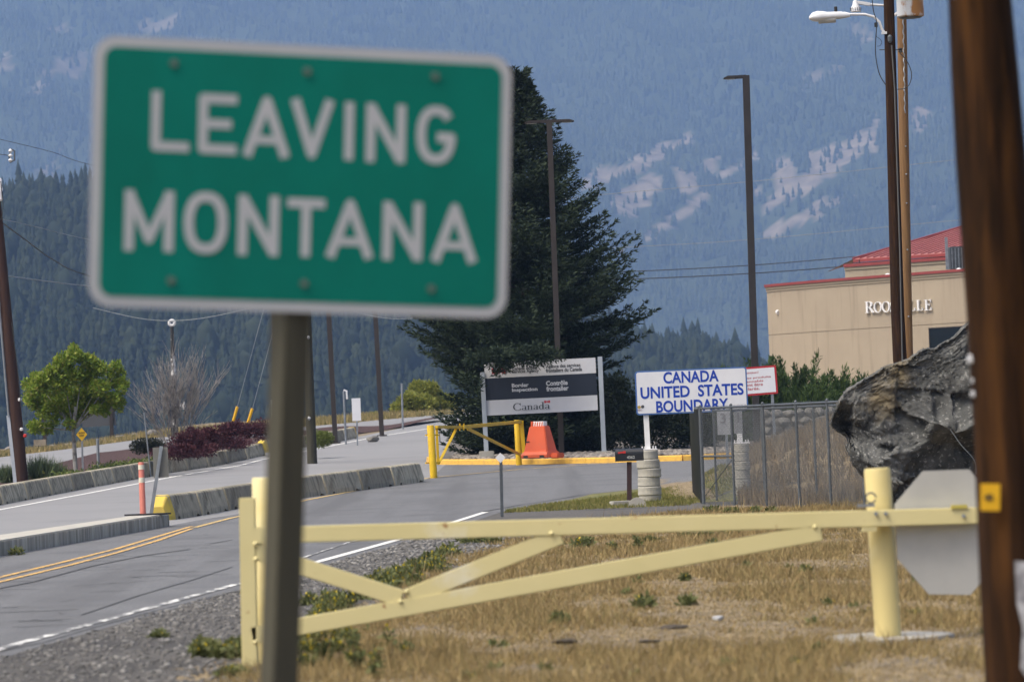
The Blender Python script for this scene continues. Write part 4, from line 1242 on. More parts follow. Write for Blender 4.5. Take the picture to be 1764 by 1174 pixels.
# ---- boulder
m_boulder = M('boulder_rock', (0.115, 0.117, 0.115), 1.0, (0.055, 0.057, 0.056), 3.0, 0.38, 0.62, bump=0.8, bscale=18, bdist=0.035, detail=14, spec=0.15,
              col3=(0.22, 0.22, 0.215), scale3=16.0, lo3=0.56, hi3=0.64, layer=((0.17, 0.135, 0.08), 0.9, .56, .68, (1, 1, .8)))
def boulder():
    Yb = 60.0
    outl = [(1700, 545), (1665, 558), (1640, 583), (1622, 592), (1607, 601), (1590, 600), (1576, 610), (1562, 619), (1522, 633), (1490, 652), (1457, 672), (1446, 688), (1442, 705), (1430, 729), (1437, 740), (1461, 750), (1463, 762), (1459, 769), (1470, 800), (1485, 816), (1500, 833), (1520, 856), (1552, 888), (1640, 893), (1720, 892), (1790, 880), (1830, 820), (1830, 700), (1800, 610), (1750, 560)]
    c0 = P(1640, 745, Yb)
    pl = [((P(u, v, Yb) - c0).x, (P(u, v, Yb) - c0).z) for u, v in outl]
    ang = np.array([math.atan2(z, x) for x, z in pl]); rad = np.array([math.hypot(x, z) for x, z in pl])
    # polar outline by ray casting
    def rout(t):
        dx, dz = math.cos(t), math.sin(t); best = 0
        n_ = len(pl)
        for i in range(n_):
            (ax, az), (bx, bz) = pl[i], pl[(i + 1) % n_]
            ex, ez = bx - ax, bz - az
            den = dx * ez - dz * ex
            if abs(den) < 1e-9: continue
            tt = (ax * ez - az * ex) / den; s = (ax * dz - az * dx) / den
            if tt > 0 and -1e-6 <= s <= 1 + 1e-6: best = max(best, tt)
        return best
    NT, NPh = 220, 120
    table = [rout(2 * math.pi * k / NT) for k in range(NT)]
    th, ph = np.meshgrid(2 * np.pi * np.arange(NT) / NT, np.linspace(0.0, np.pi, NPh))
    ro_ = np.array(table)[None, :].repeat(NPh, 0)
    sp_ = np.sin(ph) ** 0.62
    X = ro_ * sp_ * np.cos(th); Z = ro_ * sp_ * np.sin(th)
    D = np.sign(np.cos(ph)) * np.abs(np.cos(ph)) ** 0.8     # 1 = towards the camera
    depth = 1.15
    # chiselled facets: cap the depth with random planes, plus a ledge that shelters the lower part
    front = D > 0
    Yd = D * depth
    r_ = np.random.default_rng(5)
    for i in range(46):
        nx, nz = r_.normal(0, .55), r_.normal(.25, .55)
        px_, pz_ = r_.uniform(-1.6, 1.6), r_.uniform(-1.2, 1.6)
        d0 = r_.uniform(.55, 1.1)
        cap = d0 - nx * (X - px_) - nz * (Z - pz_)
        Yd = np.where(front & (np.hypot(X - px_, Z - pz_) < r_.uniform(.5, 1.2)), np.minimum(Yd, np.maximum(cap, .25)), Yd)
    ledge = np.interp(X, [-2, -1.3, -1.0, -.8, -.45, -.1, .4, 2], [-1.6, -1.5, -.95, -.5, -.22, .0, .08, .1])
    under = np.clip((ledge - Z) / .10, 0, 1)
    Yd = np.where(front, Yd * (1 - .85 * under) + .24 * np.exp(-((Z - ledge - .1) / .18) ** 2), Yd)
    cav = np.exp(-(((X + 1.66) / .20) ** 2 + ((Z - .16) / .26) ** 2))
    Yd = np.where(front, Yd - cav * .75, Yd)
    def fb(a, b, s, o=6): return fbm(a * 1.0 + 50, b * 1.0 + 50, s, o) - .5
    # broken planes: each patch of the face follows its own flat cut
    rs_ = np.random.default_rng(12)
    sx_, sz_ = rs_.uniform(-2.1, 2.0, 85), rs_.uniform(-1.4, 1.9, 85)
    fx_, fz_, fy_ = X.ravel(), Z.ravel(), Yd.ravel()
    fr_m = front.ravel()
    Xw = fx_ + (fbm(fx_ * 3 + 9, fz_ * 3 + 9, 44) - .5) * .22; Zw = fz_ + (fbm(fx_ * 3 + 5, fz_ * 3 + 2, 45) - .5) * .22
    d2 = (Xw[:, None] - sx_[None]) ** 2 * .8 + (Zw[:, None] - sz_[None]) ** 2 * 1.5 + .6 * (Xw[:, None] - sx_[None]) * (Zw[:, None] - sz_[None])
    near_i = d2.argmin(1)
    newY = fy_.copy()
    for s_i in range(85):
        m_i = fr_m & (near_i == s_i)
        if m_i.sum() < 12: continue
        A_ = np.stack([fx_[m_i], fz_[m_i], np.ones(m_i.sum())], 1)
        co, *_r_ = np.linalg.lstsq(A_, fy_[m_i], rcond=None)
        co[0] += rs_.normal(0, .16); co[1] += rs_.normal(0, .16)
        cen = A_.mean(0); co[2] += fy_[m_i].mean() - cen @ co
        newY[m_i] = A_ @ co + rs_.normal(0, .03)
    wgt = np.clip(np.abs(D).ravel() * 2.2, 0, 1) * .85
    Yd = np.where(fr_m, fy_ * (1 - wgt) + newY * wgt, fy_).reshape(Yd.shape)
    nse = fb(X * 2.2 + Z * .8 + D, Z * 3 - X * .6 + D * 2, 91) * .10 + (np.abs(fb(X * 3 + Z * 1.5, Z * 3 - X * 1.2 + D * 2, 97, 5)) - .12) * .12
    Yd = Yd + np.where(front, nse * np.clip(np.sin(ph) * .0 + np.abs(D) * 3, 0, 1), nse * .5)
    jit = np.random.default_rng(8)
    Yd = Yd + jit.normal(0, .010, Yd.shape) * np.clip(np.sin(ph) * 3 - .2, 0, 1); X = X + jit.normal(0, .01, X.shape) * np.clip(np.sin(ph) * 3 - .2, 0, 1); Z = Z + jit.normal(0, .01, Z.shape) * np.clip(np.sin(ph) * 3 - .2, 0, 1)
    rad_n = 1 + 0.035 * fb(np.cos(th) * 9 + 20, np.sin(th) * 9 + D * 2, 93) 
    V = np.stack([c0.x + X * rad_n, c0.y - Yd, c0.z + Z * rad_n], axis=2).reshape(-1, 3)
    V[:, 2] = np.maximum(V[:, 2], -.1)
    i, j = np.meshgrid(np.arange(NT), np.arange(NPh - 1))
    a = (j * NT + i).ravel(); b = (j * NT + (i + 1) % NT).ravel()
    Fa = np.stack([a, a + NT, b + NT, b], axis=1)
    base = Vector((c0.x, c0.y, 0))
    o = np_mesh('boulder', V, Fa, m_boulder, off=base, smooth=False)
    o.location = base
    tag(o, 'huge jagged grey boulder with a dark undercut, behind the pivot end of the gate', 'boulder')
boulder()
cable('thin_dead_stem', [(1637, 739), (1655, 765), (1678, 792), (1681, 815)], 58.5, .004, m_cable_pale, 'thin pale wire hanging across the dark underside of the boulder', 'wire')

# ---- diamond delineator
dg_ = G(865, 890)
de = thing('marker_post', dg_, 'thin steel post topped by a small white diamond reflector at the road edge', 'marker post')
MB().bar(dg_, P(863, 795, dg_.y), .055, .03, up=Y_).build('post', m_galv_dark, de)
dc = P(862, 788, dg_.y)
MB().prism([(-.09, 0), (0, -.09), (.09, 0), (0, .09)], dc, X_, Z_, FACE, .02, .026).build('reflector', m_white, de)

# ================================================================ INSPECTION SIGN, YELLOW GATE, ORANGE BARRIER
cy = 117.0
m_navy = M('sign_navy', (0.012, 0.018, 0.032), 0.5)
m_grey_post = M('grey_post_paint', (0.36, 0.40, 0.45), 0.45, (0.30, 0.34, 0.39), 2)
m_panel_grey = M('panel_pale', (0.56, 0.57, 0.60), 0.5, (0.50, 0.51, 0.54), 1.5)
m_print = M('print_black', (0.03, 0.035, 0.04), 0.6)
m_maple = M('print_red_bright', (0.50, 0.03, 0.05), 0.5)
cBL_, cBR_ = P(838.5, 715.5, cy), P(1030, 706, cy)
co_ = cBL_; cr_ = (cBR_ - cBL_).normalized(); cu_ = (Z_ - cr_ * Z_.dot(cr_)).normalized(); cn_ = cr_.cross(cu_).normalized()
CW = (cBR_ - cBL_).length
fr3 = (co_, cr_, cu_, cn_)
def hh(v_off): return v_off * S(cy)
isg = thing('inspection_sign', GY(938, cy) + Vector((0, 0, KZ)), 'large three panel Border Inspection sign with Canada wordmark, partly covered by spruce branches', 'sign')
ext = 0.03
p_can = MB().prism([(0, 0), (CW, 0), (CW, hh(26)), (0, hh(26))], co_, cr_, cu_, cn_, -.04, 0).build('lower_panel', m_panel_grey, isg)
p_nav = MB().prism([(0, hh(26.4)), (CW, hh(26.4)), (CW, hh(63.6)), (0, hh(63.6))], co_, cr_, cu_, cn_, -.04, 0).build('middle_panel', m_navy, isg)
p_top = MB().prism([(0, hh(64)), (CW, hh(64)), (CW, hh(90.5)), (0, hh(90.5))], co_, cr_, cu_, cn_, -.04, 0).build('upper_panel', m_panel_grey, isg)
k4 = 380 / 1593
def ft4(body, x0, x1, y0, y1, par, mat, bold=.02, spacing=1.0):
    return fit_text('lettering', body, x0, x1, y0, y1, (680, 580), k4, fr3, par, mat, bold=bold, depth=.006, spacing=spacing)
ft4('Border', 846, 966, 334, 362, p_nav, m_panel_grey, .032); ft4('Inspection', 848, 1030, 366, 400, p_nav, m_panel_grey, .032)
ft4('Contrôle', 1094, 1247, 314, 350, p_nav, m_panel_grey, .032); ft4('frontalier', 1096, 1254, 353, 390, p_nav, m_panel_grey, .032)
ft4('Canada Border', 848, 1035, 208, 238, p_top, m_print, .025); ft4('Services Agency', 848, 1040, 234, 266, p_top, m_print, .025)
ft4('Agence des services', 1092, 1340, 194, 228, p_top, m_print, .025); ft4('frontaliers du Canada', 1092, 1352, 222, 252, p_top, m_print, .025)
def rectpx(x0, x1, y0, y1, par, mat, name='flag_bar', z=.005):
    a = on_plane(680 + x0 * k4, 580 + y1 * k4, *fr3); b = on_plane(680 + x1 * k4, 580 + y0 * k4, *fr3)
    MB().prism([(a[0], a[1]), (b[0], a[1]), (b[0], b[1]), (a[0], b[1])], co_, cr_, cu_, cn_, z - .003, z).build(name, mat, par)
def leafpx(xc, yc, s, par, mat):
    a = on_plane(680 + xc * k4, 580 + yc * k4, *fr3); s = s * k4 * S(cy)
    half = [(0, 1), (.18, .62), (.38, .72), (.30, .18), (.55, .42), (.62, .28), (.92, .32), (.80, .02), (.92, -.08), (.45, -.45), (.50, -.62), (.06, -.54), (.05, -1)]
    pts = [(a[0] + x * s, a[1] + y * s) for x, y in half] + [(a[0] - x * s, a[1] + y * s) for x, y in reversed(half[1:])]
    MB().prism(pts, co_, cr_, cu_, cn_, .003, .006).build('maple_leaf', mat, par)
rectpx(702, 724, 226, 268, p_top, m_maple); rectpx(774, 796, 222, 264, p_top, m_maple); leafpx(749, 245, 20, p_top, m_maple)
rectpx(1080, 1092, 459, 478, p_can, m_maple); rectpx(1109, 1121, 457, 476, p_can, m_maple); leafpx(1100.5, 467, 9, p_can, m_maple)
# serif wordmark built stroke by stroke
def ring(cx, cy_, rx, ry, ix, iy, a0=0, a1=360, n=24):
    """ring sector between outer and inner ellipse as quads"""
    q = []
    for i in range(n):
        t0, t1 = R(a0 + (a1 - a0) * i / n), R(a0 + (a1 - a0) * (i + 1) / n)
        q.append([(cx + rx * math.cos(t0), cy_ + ry * math.sin(t0)), (cx + rx * math.cos(t1), cy_ + ry * math.sin(t1)), (cx + ix * math.cos(t1), cy_ + iy * math.sin(t1)), (cx + ix * math.cos(t0), cy_ + iy * math.sin(t0))])
    return q
def rc(x0, x1, y0, y1): return [[(x0, y0), (x1, y0), (x1, y1), (x0, y1)]]
SER = {
 'C': (.80, ring(.43, .5, .43, .52, .30, .46, 42, 318) + rc(.68, .74, .66, 1.0) + rc(.70, .76, .0, .22)),
 'R': (.80, rc(.10, .25, .04, .96) + rc(0, .36, 0, .04) + rc(0, .40, .96, 1) + ring(.36, .73, .30, .27, .15, .23, -90, 90, 12) + rc(.25, .38, .46, .50) + [[(.36, .48), (.50, .48), (.80, .0), (.62, .0)]] + rc(.60, .88, 0, .035)),
 'O': (.86, ring(.43, .5, .43, .52, .29, .47)),
 'S': (.55, ring(.28, .74, .25, .27, .12, .22, 30, 270, 14) + ring(.28, .26, .27, .27, .13, .21, -150, 90, 14) + rc(.44, .49, .70, 1.0) + rc(.02, .07, 0, .3)),
 'V': (.82, [[(.12, .97), (.28, .97), (.49, .16), (.42, -.02)], [(.64, .97), (.70, .97), (.45, -.02), (.40, .0)]] + rc(.02, .38, .96, 1) + rc(.54, .82, .96, 1)),
 'I': (.36, rc(.10, .26, .04, .96) + rc(0, .36, 0, .04) + rc(0, .36, .96, 1)),
 'L': (.66, rc(.10, .25, .04, .96) + rc(0, .60, 0, .05) + rc(0, .36, .96, 1) + rc(.55, .61, 0, .26)),
 'E': (.68, rc(.10, .25, .04, .96) + rc(0, .62, 0, .05) + rc(0, .60, .955, 1) + rc(.25, .46, .48, .53) + rc(.57, .63, 0, .24) + rc(.55, .60, .77, 1) + rc(.42, .47, .40, .62)),
 'a': (.50, ring(.21, .155, .20, .165, .10, .12) + rc(.31, .42, .03, .48) + ring(.22, .46, .20, .16, .10, .12, 10, 165, 10) + rc(.31, .52, 0, .04)),
 'n': (.56, rc(.07, .18, .03, .58) + rc(0, .18, .56, .61) + ring(.28, .42, .19, .20, .09, .15, 0, 140, 10) + rc(.37, .47, .03, .42) + rc(0, .26, 0, .035) + rc(.29, .56, 0, .035)),
 'd': (.56, ring(.23, .29, .22, .31, .11, .26) + rc(.35, .46, .03, 1.0) + rc(.25, .46, .96, 1.0) + rc(.35, .56, 0, .04)),
}
def serif_word(word, x0, x1, v0, v1, crop, k, frame, parent, mat, depth=.006, name='letter', tracking=.10, thick=0.0, skip=()):
    """word over px box; each letter a part"""
    o, r, up2, n = frame
    a = on_plane(crop[0] + x0 * k, crop[1] + v1 * k, *frame); b = on_plane(crop[0] + x1 * k, crop[1] + v0 * k, *frame)
    W = b[0] - a[0]; H = b[1] - a[1]
    tot = sum(SER[c][0] for c in word) + tracking * (len(word) - 1)
    x = 0
    for ch in word:
        w, qs = SER[ch]
        mb = MB()
        for i, q in enumerate(qs):
            z0 = 0.0 if not thick else 0.0
            pts = [(a[0] + (x + px_) / tot * W, a[1] + py_ * H) for px_, py_ in q]
            m_ = len(pts)
            z = depth + .0002 * i
            mb.add([o + r * px_ + up2 * py_ + n * z for px_, py_ in pts] + [o + r * px_ + up2 * py_ + n * (z - max(thick, .004)) for px_, py_ in pts],
                   [tuple(range(m_)), tuple(range(2 * m_ - 1, m_ - 1, -1))] + [(i2, (i2 + 1) % m_, (i2 + 1) % m_ + m_, i2 + m_) for i2 in range(m_)])
        mb.build(name, mat, parent)
        x += w + tracking
serif_word('Canada', 856, 1120, 467, 532, (680, 580), k4, fr3, p_can, m_print, tracking=.03)
for (u0, v0, u1, v1) in ((838, 776, 831, 641), (1040.5, 776, 1033.5, 614)):
    a, b = P(u0, v0, cy), P(u1, v1, cy); b.x = a.x + (b.x - a.x) * 1.0
    MB().bar(a - Vector((0, 0, .2)), b, .14, .14, up=Y_).build('post', m_grey_post, isg, bevel=.01)
    fb_ = Vector((a.x, a.y, gz(a.x, a.y) + KZ - .03))
    MB().box(Vector((a.x, a.y, P(u0, 782, cy).z)), (.46, .46, .20)).build('footing', m_concrete_lt, isg, bevel=.02)

# ---- orange water barrier
oy = 112.5
m_orange = M('orange_plastic', (0.52, 0.085, 0.028), 0.5, (0.46, 0.075, 0.028), 2, .3, .7, col3=(.42, .10, .05), scale3=5, lo3=.6, hi3=.75)
ob0 = GY(932, oy); ob0.z = P(932, 788, oy).z
obt = thing('orange_barrier', ob0, 'orange plastic water filled road barrier standing on the river rock bed', 'barrier')
rz_ = R(-38)
Lb_, = (1.0,)
prof = [(-.33, 0), (.33, 0), (.33, .10), (.28, .18), (.24, .20), (.13, .93), (-.13, .93), (-.24, .20), (-.28, .18), (-.33, .10)]
ex = Vector((math.cos(rz_), math.sin(rz_), 0)); ey = Vector((-math.sin(rz_), math.cos(rz_), 0))
bo_ = MB()
V = []
for d, s in ((-.50, 1.0), (.50, 1.0)):
    pass
def ob_sec(d, tap):
    res = []
    for x, z in prof:
        dd = d * (1 if z < .15 else (.86 - .30 * (z - .2) / .73))
        res.append(ob0 + ey * 0 + ex * dd + ey * (x * tap) + Z_ * z)
    return res
A_, B_ = ob_sec(-.50, 1), ob_sec(.50, 1)
n_ = len(prof)
bo_.add(A_ + B_, [tuple(range(n_)), tuple(range(2 * n_ - 1, n_ - 1, -1))] + [(i, (i + 1) % n_, (i + 1) % n_ + n_, i + n_) for i in range(n_)])
body = bo_.build('body', m_orange, obt, bevel=.02)
hd = MB().box(ob0 + Z_ * .99 + ex * .0, (.44, .18, .15), rz=rz_).build('striped_top', m_white, obt, bevel=.01)
for k in range(5):
    q = ob0 + Z_ * .99 + ex * (-.17 + .085 * k) - ey * .092
    MB().bar(q - Z_ * .06 - ex * .015, q + Z_ * .06 + ex * .015, .04, .006, up=ey).build('stripe', m_orange, hd)
MB().box(ob0 + Z_ * .99 + ex * -.20 - ey * .0, (.09, .19, .16), rz=rz_).build('stripe', m_orange, hd)
MB().box(ob0 + Z_ * .48 - ex * .30 - ey * .19, (.12, .05, .03), rz=rz_).build('drain_slot', m_black, body)
for s in (-.3, .3):
    MB().box(ob0 + Z_ * .045 + ex * s - ey * .315, (.16, .05, .07), rz=rz_).build('fork_slot', m_black, body)
MB().box(ob0 + Z_ * .05 + ex * .62, (.28, .34, .16), rz=rz_).build('foot_lug', m_orange, obt, bevel=.03)

# ---- yellow arm gate
m_gate_y = M('gate_yellow', (0.60, 0.40, 0.008), 0.5, (0.52, 0.33, 0.01), 2.5, col3=(0.30, 0.14, 0.03), scale3=6, lo3=.66, hi3=.72)
q1, q2 = GY(747.5, 102.0), GY(894, 113.5)
yg = thing('boom_gate', q1, 'yellow tubular steel gate between two round posts before the inspection sign', 'gate')
t1, t2 = P(741.5, 732, q1.y), P(890.5, 723, q2.y)
MB().tube([q1 - Z_ * .05, t1 - Z_ * .02, t1], [.098, .098, .085], 18).build('hinge_post', m_gate_y, yg, smooth=True)
MB().tube([q2 - Z_ * .05, t2 - Z_ * .02, t2], [.088, .088, .075], 18).build('latch_post', m_gate_y, yg, smooth=True)
def gyv(u, v, f): return P(u, v, q1.y + (q2.y - q1.y) * f)
ub_a = gyv(752, 735, .03); ub_b = gyv(897, 726, 1.0)
MB().bar(ub_a, gyv(795, 735.5, .33), .09, .075, up=Z_).build('upper_rail', m_gate_y, yg, bevel=.008)
MB().bar(gyv(795, 735.5, .33), ub_b, .09, .095, up=Z_).build('upper_rail', m_gate_y, yg, bevel=.008)
MB().bar(gyv(752, 735, .04), gyv(755, 800, .04), .08, .07, up=X_).build('hinge_stile', m_gate_y, yg, bevel=.006)
MB().bar(gyv(756, 797, .05), gyv(786, 738, .28), .07, .07, up=Y_).build('brace', m_gate_y, yg, bevel=.006)
MB().bar(gyv(806, 738, .40), gyv(897, 783, .99), .07, .07, up=Z_).build('brace', m_gate_y, yg, bevel=.006)
MB().bar(gyv(898, 724, 1.0), gyv(903, 787, 1.0), .09, .12, up=X_).build('end_stile', m_gate_y, yg, bevel=.006)
MB().tube([gyv(757, 742, .05), gyv(758, 762, .05)], .012, 6).build('drop_pin', m_galv_dark, yg)
for v in (749, 797):
    MB().bar(gyv(733, v, 0), gyv(757, v, .03), .035, .035).build('hinge', m_gate_y, yg)
for u in (792, 799):
    MB().bar(gyv(u, 729, .33), gyv(u, 741, .33), .03, .13, up=Y_).build('coupling_lug', m_gate_y, yg)

# ================================================================ CONCRETE BARRIERS, ISLAND
def barrier_profile(w, h):
    return [(-w / 2, 0), (-w / 2 + .015, .12 * h / .46), (-w * .28, h - .03), (-w * .22, h), (w * .22, h), (w * .28, h - .03), (w / 2 - .015, .12 * h / .46), (w / 2, 0)]
def barrier_mesh(L, w=.46, h=.46, taper=False, seed=0):
    """local mesh, long axis x from 0 to L, with sloped faces and drainage notches"""
    r_ = random.Random(seed)
    prof = barrier_profile(w, h)
    xs = [0, .02, .42, .44, .58, .60, L - .62, L - .60, L - .46, L - .44, L - .02, L]
    mb = MB(); V = []; Fa = []
    n = len(prof)
    for i, x in enumerate(xs):
        notch = i in (3, 4, 8, 9)
        sh = .985 if i in (0, 11) else 1
        for j, (y, z) in enumerate(prof):
            zz = z * sh
            if taper and x > L * .5: zz = z * max(.12, 1 - (x - L * .5) / (L * .5) * .88)
            if notch and j in (0, 7): zz = .07
            if notch and j in (1, 6): zz = max(zz, .10)
            V.append((x, y * (sh), zz))
    for i in range(len(xs) - 1):
        for j in range(n - 1):
            a = i * n + j; Fa.append((a, a + 1, a + 1 + n, a + n))
    Fa.append(tuple(range(n))); Fa.append(tuple(range((len(xs) - 1) * n, len(xs) * n)))
    mb.add(V, Fa)
    return mb
# soft variety of tone between blocks
conc_var = [M('barrier_concrete_%d' % i, (0.36 * k, 0.325 * k, 0.245 * k), 0.9, (0.21 * k, 0.19 * k, 0.14 * k), 3.0, .3, .7, bump=.5, bscale=22, bdist=.01,
              col3=(.085, .075, .05), scale3=2.1, lo3=.55, hi3=.72, layer=((.10, .09, .06), 2.0, .5, .7, (3, 3, .4))) for i, k in enumerate((1.0, 1.3, .74, 1.12))]
def barrier_row(pxs, n, labelf, group, w=.46, h=.46, yellow_last=False, yellow_first=False, gap=.13):
    pts = [G(u, v) for u, v in pxs]
    pts = lerp_list(pts, n + 1)
    for i in range(n):
        a, b = pts[i], pts[i + 1]
        d = b - a; L = Vector((d.x, d.y, 0)).length
        mesh = barrier_mesh(L - gap, w, h, False, i)
        base = Vector((a.x, a.y, gz(a.x, a.y) - .01))
        slope = (gz(b.x, b.y) - gz(a.x, a.y))
        ang = math.atan2(d.y, d.x); c, s = math.cos(ang), math.sin(ang)
        # the px line is the front foot: shift back half a width
        side = Vector((-s, c, 0)) if (-s) * 0 + c > 0 else Vector((s, -c, 0))
        mesh.v = [(x * c - y * s + side.x * w / 2, x * s + y * c + side.y * w / 2, z + slope * x / L) for x, y, z in mesh.v]
        nm = 'concrete_barrier'
        o = mesh.build(nm, conc_var[(i * 7 + n) % 4], None, world=False, bevel=0)
        o.location = base
        tag(o, labelf(i), 'barrier', group)
        if (yellow_last and i == n - 1) or (yellow_first and i == 0):
            # painted nose
            x0, x1 = (L - .16, L + .10) if (yellow_last and i == n - 1) else (-.32, .16)
            prof = [(y * 1.03, z * 1.02 + .002) for y, z in barrier_profile(w, h)]
            V = []
            xsn = (x0, (x0 + x1) / 2, x1)
            hs = (1, 1, .62) if x1 > L else (.55, .92, 1)
            for x, k in zip(xsn, hs):
                for y, z in prof: V.append((x * c - y * k ** .5 * s + side.x * w / 2, x * s + y * k ** .5 * c + side.y * w / 2, z * k + slope * x / L))
            n2 = len(prof)
            Fa = [(a2 + q * n2, a2 + 1 + q * n2, a2 + 1 + n2 + q * n2, a2 + n2 + q * n2) for q in (0, 1) for a2 in range(n2 - 1)] + [tuple(range(n2)), tuple(range(2 * n2, 3 * n2))]
            m2 = MB().add(V, Fa)
            m2.build('painted_end', m_yellow_conc, o, world=False)
    return pts
barrier_row([(-95, 888), (0, 870), (150, 841), (300, 813), (458, 784)], 15, lambda i: 'weathered concrete barrier block, %s from the left in the long row below the planted bed' % ORD[i], 'concrete barriers along the planted bed', yellow_last=True)
barrier_row([(300, 895), (400, 878), (520, 858), (640, 842), (734, 829)], 8, lambda i: 'mossy concrete median barrier, %s from its yellow end beside the traffic island' % ORD[i], 'concrete barriers between the lanes', w=.5, h=.50, yellow_first=True)
barrier_row([(462, 778), (540, 768)], 2, lambda i: ('yellow ended' if i == 0 else 'plain') + ' concrete barrier in the short row left of the round green shrub', 'concrete barriers past the purple shrubs', yellow_first=True)
barrier_row([(556, 766), (616, 754)], 3, lambda i: '%s concrete barrier of three running from the round green shrub' % ORD[i], 'concrete barriers at the median end', yellow_last=True)

# traffic island slab
ia, ib = G(-160, 990), G(290, 906)
ia2 = [ia, G(0, 958), ib]
d = (ib - G(0, 958)); d.z = 0; d.normalize(); sdv = Vector((-d.y, d.x, 0))
p_far = ib - d * 30
wI = .95
isl = MB()
out_ = [p_far, ib, ib + sdv * .55 - d * .9, p_far + sdv * wI]
o0 = Vector((p_far.x, p_far.y, 0))
isl_t = thing('traffic_island', Vector((ib.x, ib.y, 0)), 'low pale concrete traffic island with stained grooved side in the middle of the road', 'traffic island')
MB().prism([((p - o0).x, (p - o0).y) for p in out_], o0, X_, Y_, Z_, -.05, .235).build('slab', m_concrete_lt, isl_t, bevel=.01)
seglen = .75; L_ = 30.0
k = 0
while k * seglen < L_ - .01:
    a = p_far + d * (k * seglen + .006); b = p_far + d * ((k + 1) * seglen - .006)
    q = [a, b]
    mb = MB().bar((a + b) / 2 - d * ((b - a).length / 2) - sdv * .012 + Z_ * .105, (a + b) / 2 + d * ((b - a).length / 2) - sdv * .012 + Z_ * .105, .022, .215, up=Z_)
    mb.build('kerb_face', m_conc_streak, isl_t)
    k += 1
DB = (MB().prism([(.34 * math.cos(t) * (1.5 if math.cos(t) > 0 else 1), .13 * math.sin(t)) for t in [R(15 * j) for j in range(24)]], ib - d * .8 + sdv * .32 + Z_ * .236, X_, Y_, Z_, 0, .03))
tb_ = ib - d * .8 + sdv * .32 + Z_ * .262
s_ = S(tb_.y)
tub = thing('delineator', tb_, 'faded orange delineator tube with two cream bands on the end of the traffic island', 'delineator')
DB.build('rubber_base', m_black, tub)
m_fade_or = M('faded_orange', (0.50, 0.16, 0.12), 0.6, (0.42, 0.13, 0.10), 3)
m_cream_band = M('cream_band', (0.62, 0.58, 0.47), 0.6)
Ht = 88 * s_
MB().lathe(tb_, [(.062, 0), (.055, .02), (.052, Ht), (.045, Ht + .01)], 16).build('tube', m_fade_or, tub, smooth=True)
for zc, hc in ((.66, .10), (.91, .09)):
    MB().lathe(tb_ + Z_ * (Ht * zc - Ht * hc / 2), [(.0555, 0), (.0555, Ht * hc)], 16).build('reflective_band', m_cream_band, tub, smooth=True)
# sign seen from behind on the island
sb = ib - d * .35 + sdv * .25 + Z_ * .235
sg_ = thing('sign_back', sb, 'grey back of a traffic sign on a steel post beside the orange delineator tube', 'sign')
sY = sb.y
stp = P(278, 768, sY)
MB().bar(sb, stp, .06, .035, up=Y_).build('post', m_galv, sg_)
a = P(276.5, 796, sY) + Vector((0, .04, 0))
MB().prism([(-13 * S(sY), -26 * S(sY)), (13 * S(sY), -26 * S(sY)), (13 * S(sY), 26 * S(sY)), (-13 * S(sY), 26 * S(sY))], a, X_, Z_, FACE, -.006, 0).build('sign_plate', M('sign_back_grey', (.17, .17, .15), .6, (.13, .13, .12), 3), sg_)

# ================================================================ LEFT SIDE: pole, signs, small things
m_pole_red = M('pole_wood_red', (0.048, 0.022, 0.016), 0.9, (0.03, 0.014, 0.011), 4, .3, .7, bump=.5, bscale=14, stretch=(5, 5, .3), bdist=.01)
ly = 112.0
lb0 = GY(39, ly)
lp_ = thing('utility_pole', lb0, 'leaning reddish brown utility pole at the left edge behind the concrete barriers', 'utility pole')
ltop = P(-14, 270, ly)
MB().tube(lerp_list([lb0 - Z_ * .1, P(11, 540, ly), ltop], 10), [0.19 - .006 * i for i in range(10)], 16).build('shaft', m_pole_red, lp_, smooth=True)
MB().bar(GY(27, ly - .1), P(14, 715, ly - .1), .10, .05, up=Y_).build('cable_guard', M('guard_pale', (.42, .46, .52), .5, (.36, .4, .46), 3), lp_)
MB().tube([P(15, 718, ly - .12), P(0, 545, ly - .12), P(-8, 430, ly - .12)], .03, 8).build('riser_pipe', m_galv, lp_)
for (u, v) in ((34, 688), (37, 739), (43, 750)):
    MB().lathe(P(u, v, ly - .15), [(.02, -.05), (.05, -.03), (.05, .03), (.02, .05)], 8).build('marker_disc', m_white if u != 43 else m_red, lp_)
MB().lathe(P(1, 326, ly - .2), [(.02, -.35), (.06, -.30), (.045, -.1), (.07, 0), (.04, .1), (.055, .28), (.02, .33)], 10).build('cutout_insulator', m_ceramic, lp_, smooth=True)
cable('down_lead', [(20, 555), (31, 640), (36, 700)], ly - .25, .012, m_cable, 'thin dark lead running down beside the leaning left utility pole')
cable('jumper_cable', [(-6, 365), (2, 378), (5, 350), (1, 312)], ly - .25, .012, m_cable, 'short black jumper loop at the top of the left utility pole')
dx_ = P(20, 268, ly)
cl_ = thing('line_clamp', dx_, 'small dead end insulator hanging on the line at the far upper left', 'insulator')
MB().tube([P(19, 257, ly), P(25, 260, ly), P(25, 276, ly), P(18, 280, ly), P(16, 270, ly), P(19, 257, ly)], .025, 6).build('yoke', m_galv_dark, cl_)
for v in (260, 268, 276): MB().lathe(P(18, v, ly), [(.02, -.06), (.07, 0), (.02, .06)], 8).build('shed', m_ceramic, cl_)
MB().tube([P(-30, 262, ly), P(17, 268, ly)], .012, 5).build('strain_wire', m_cable, cl_)

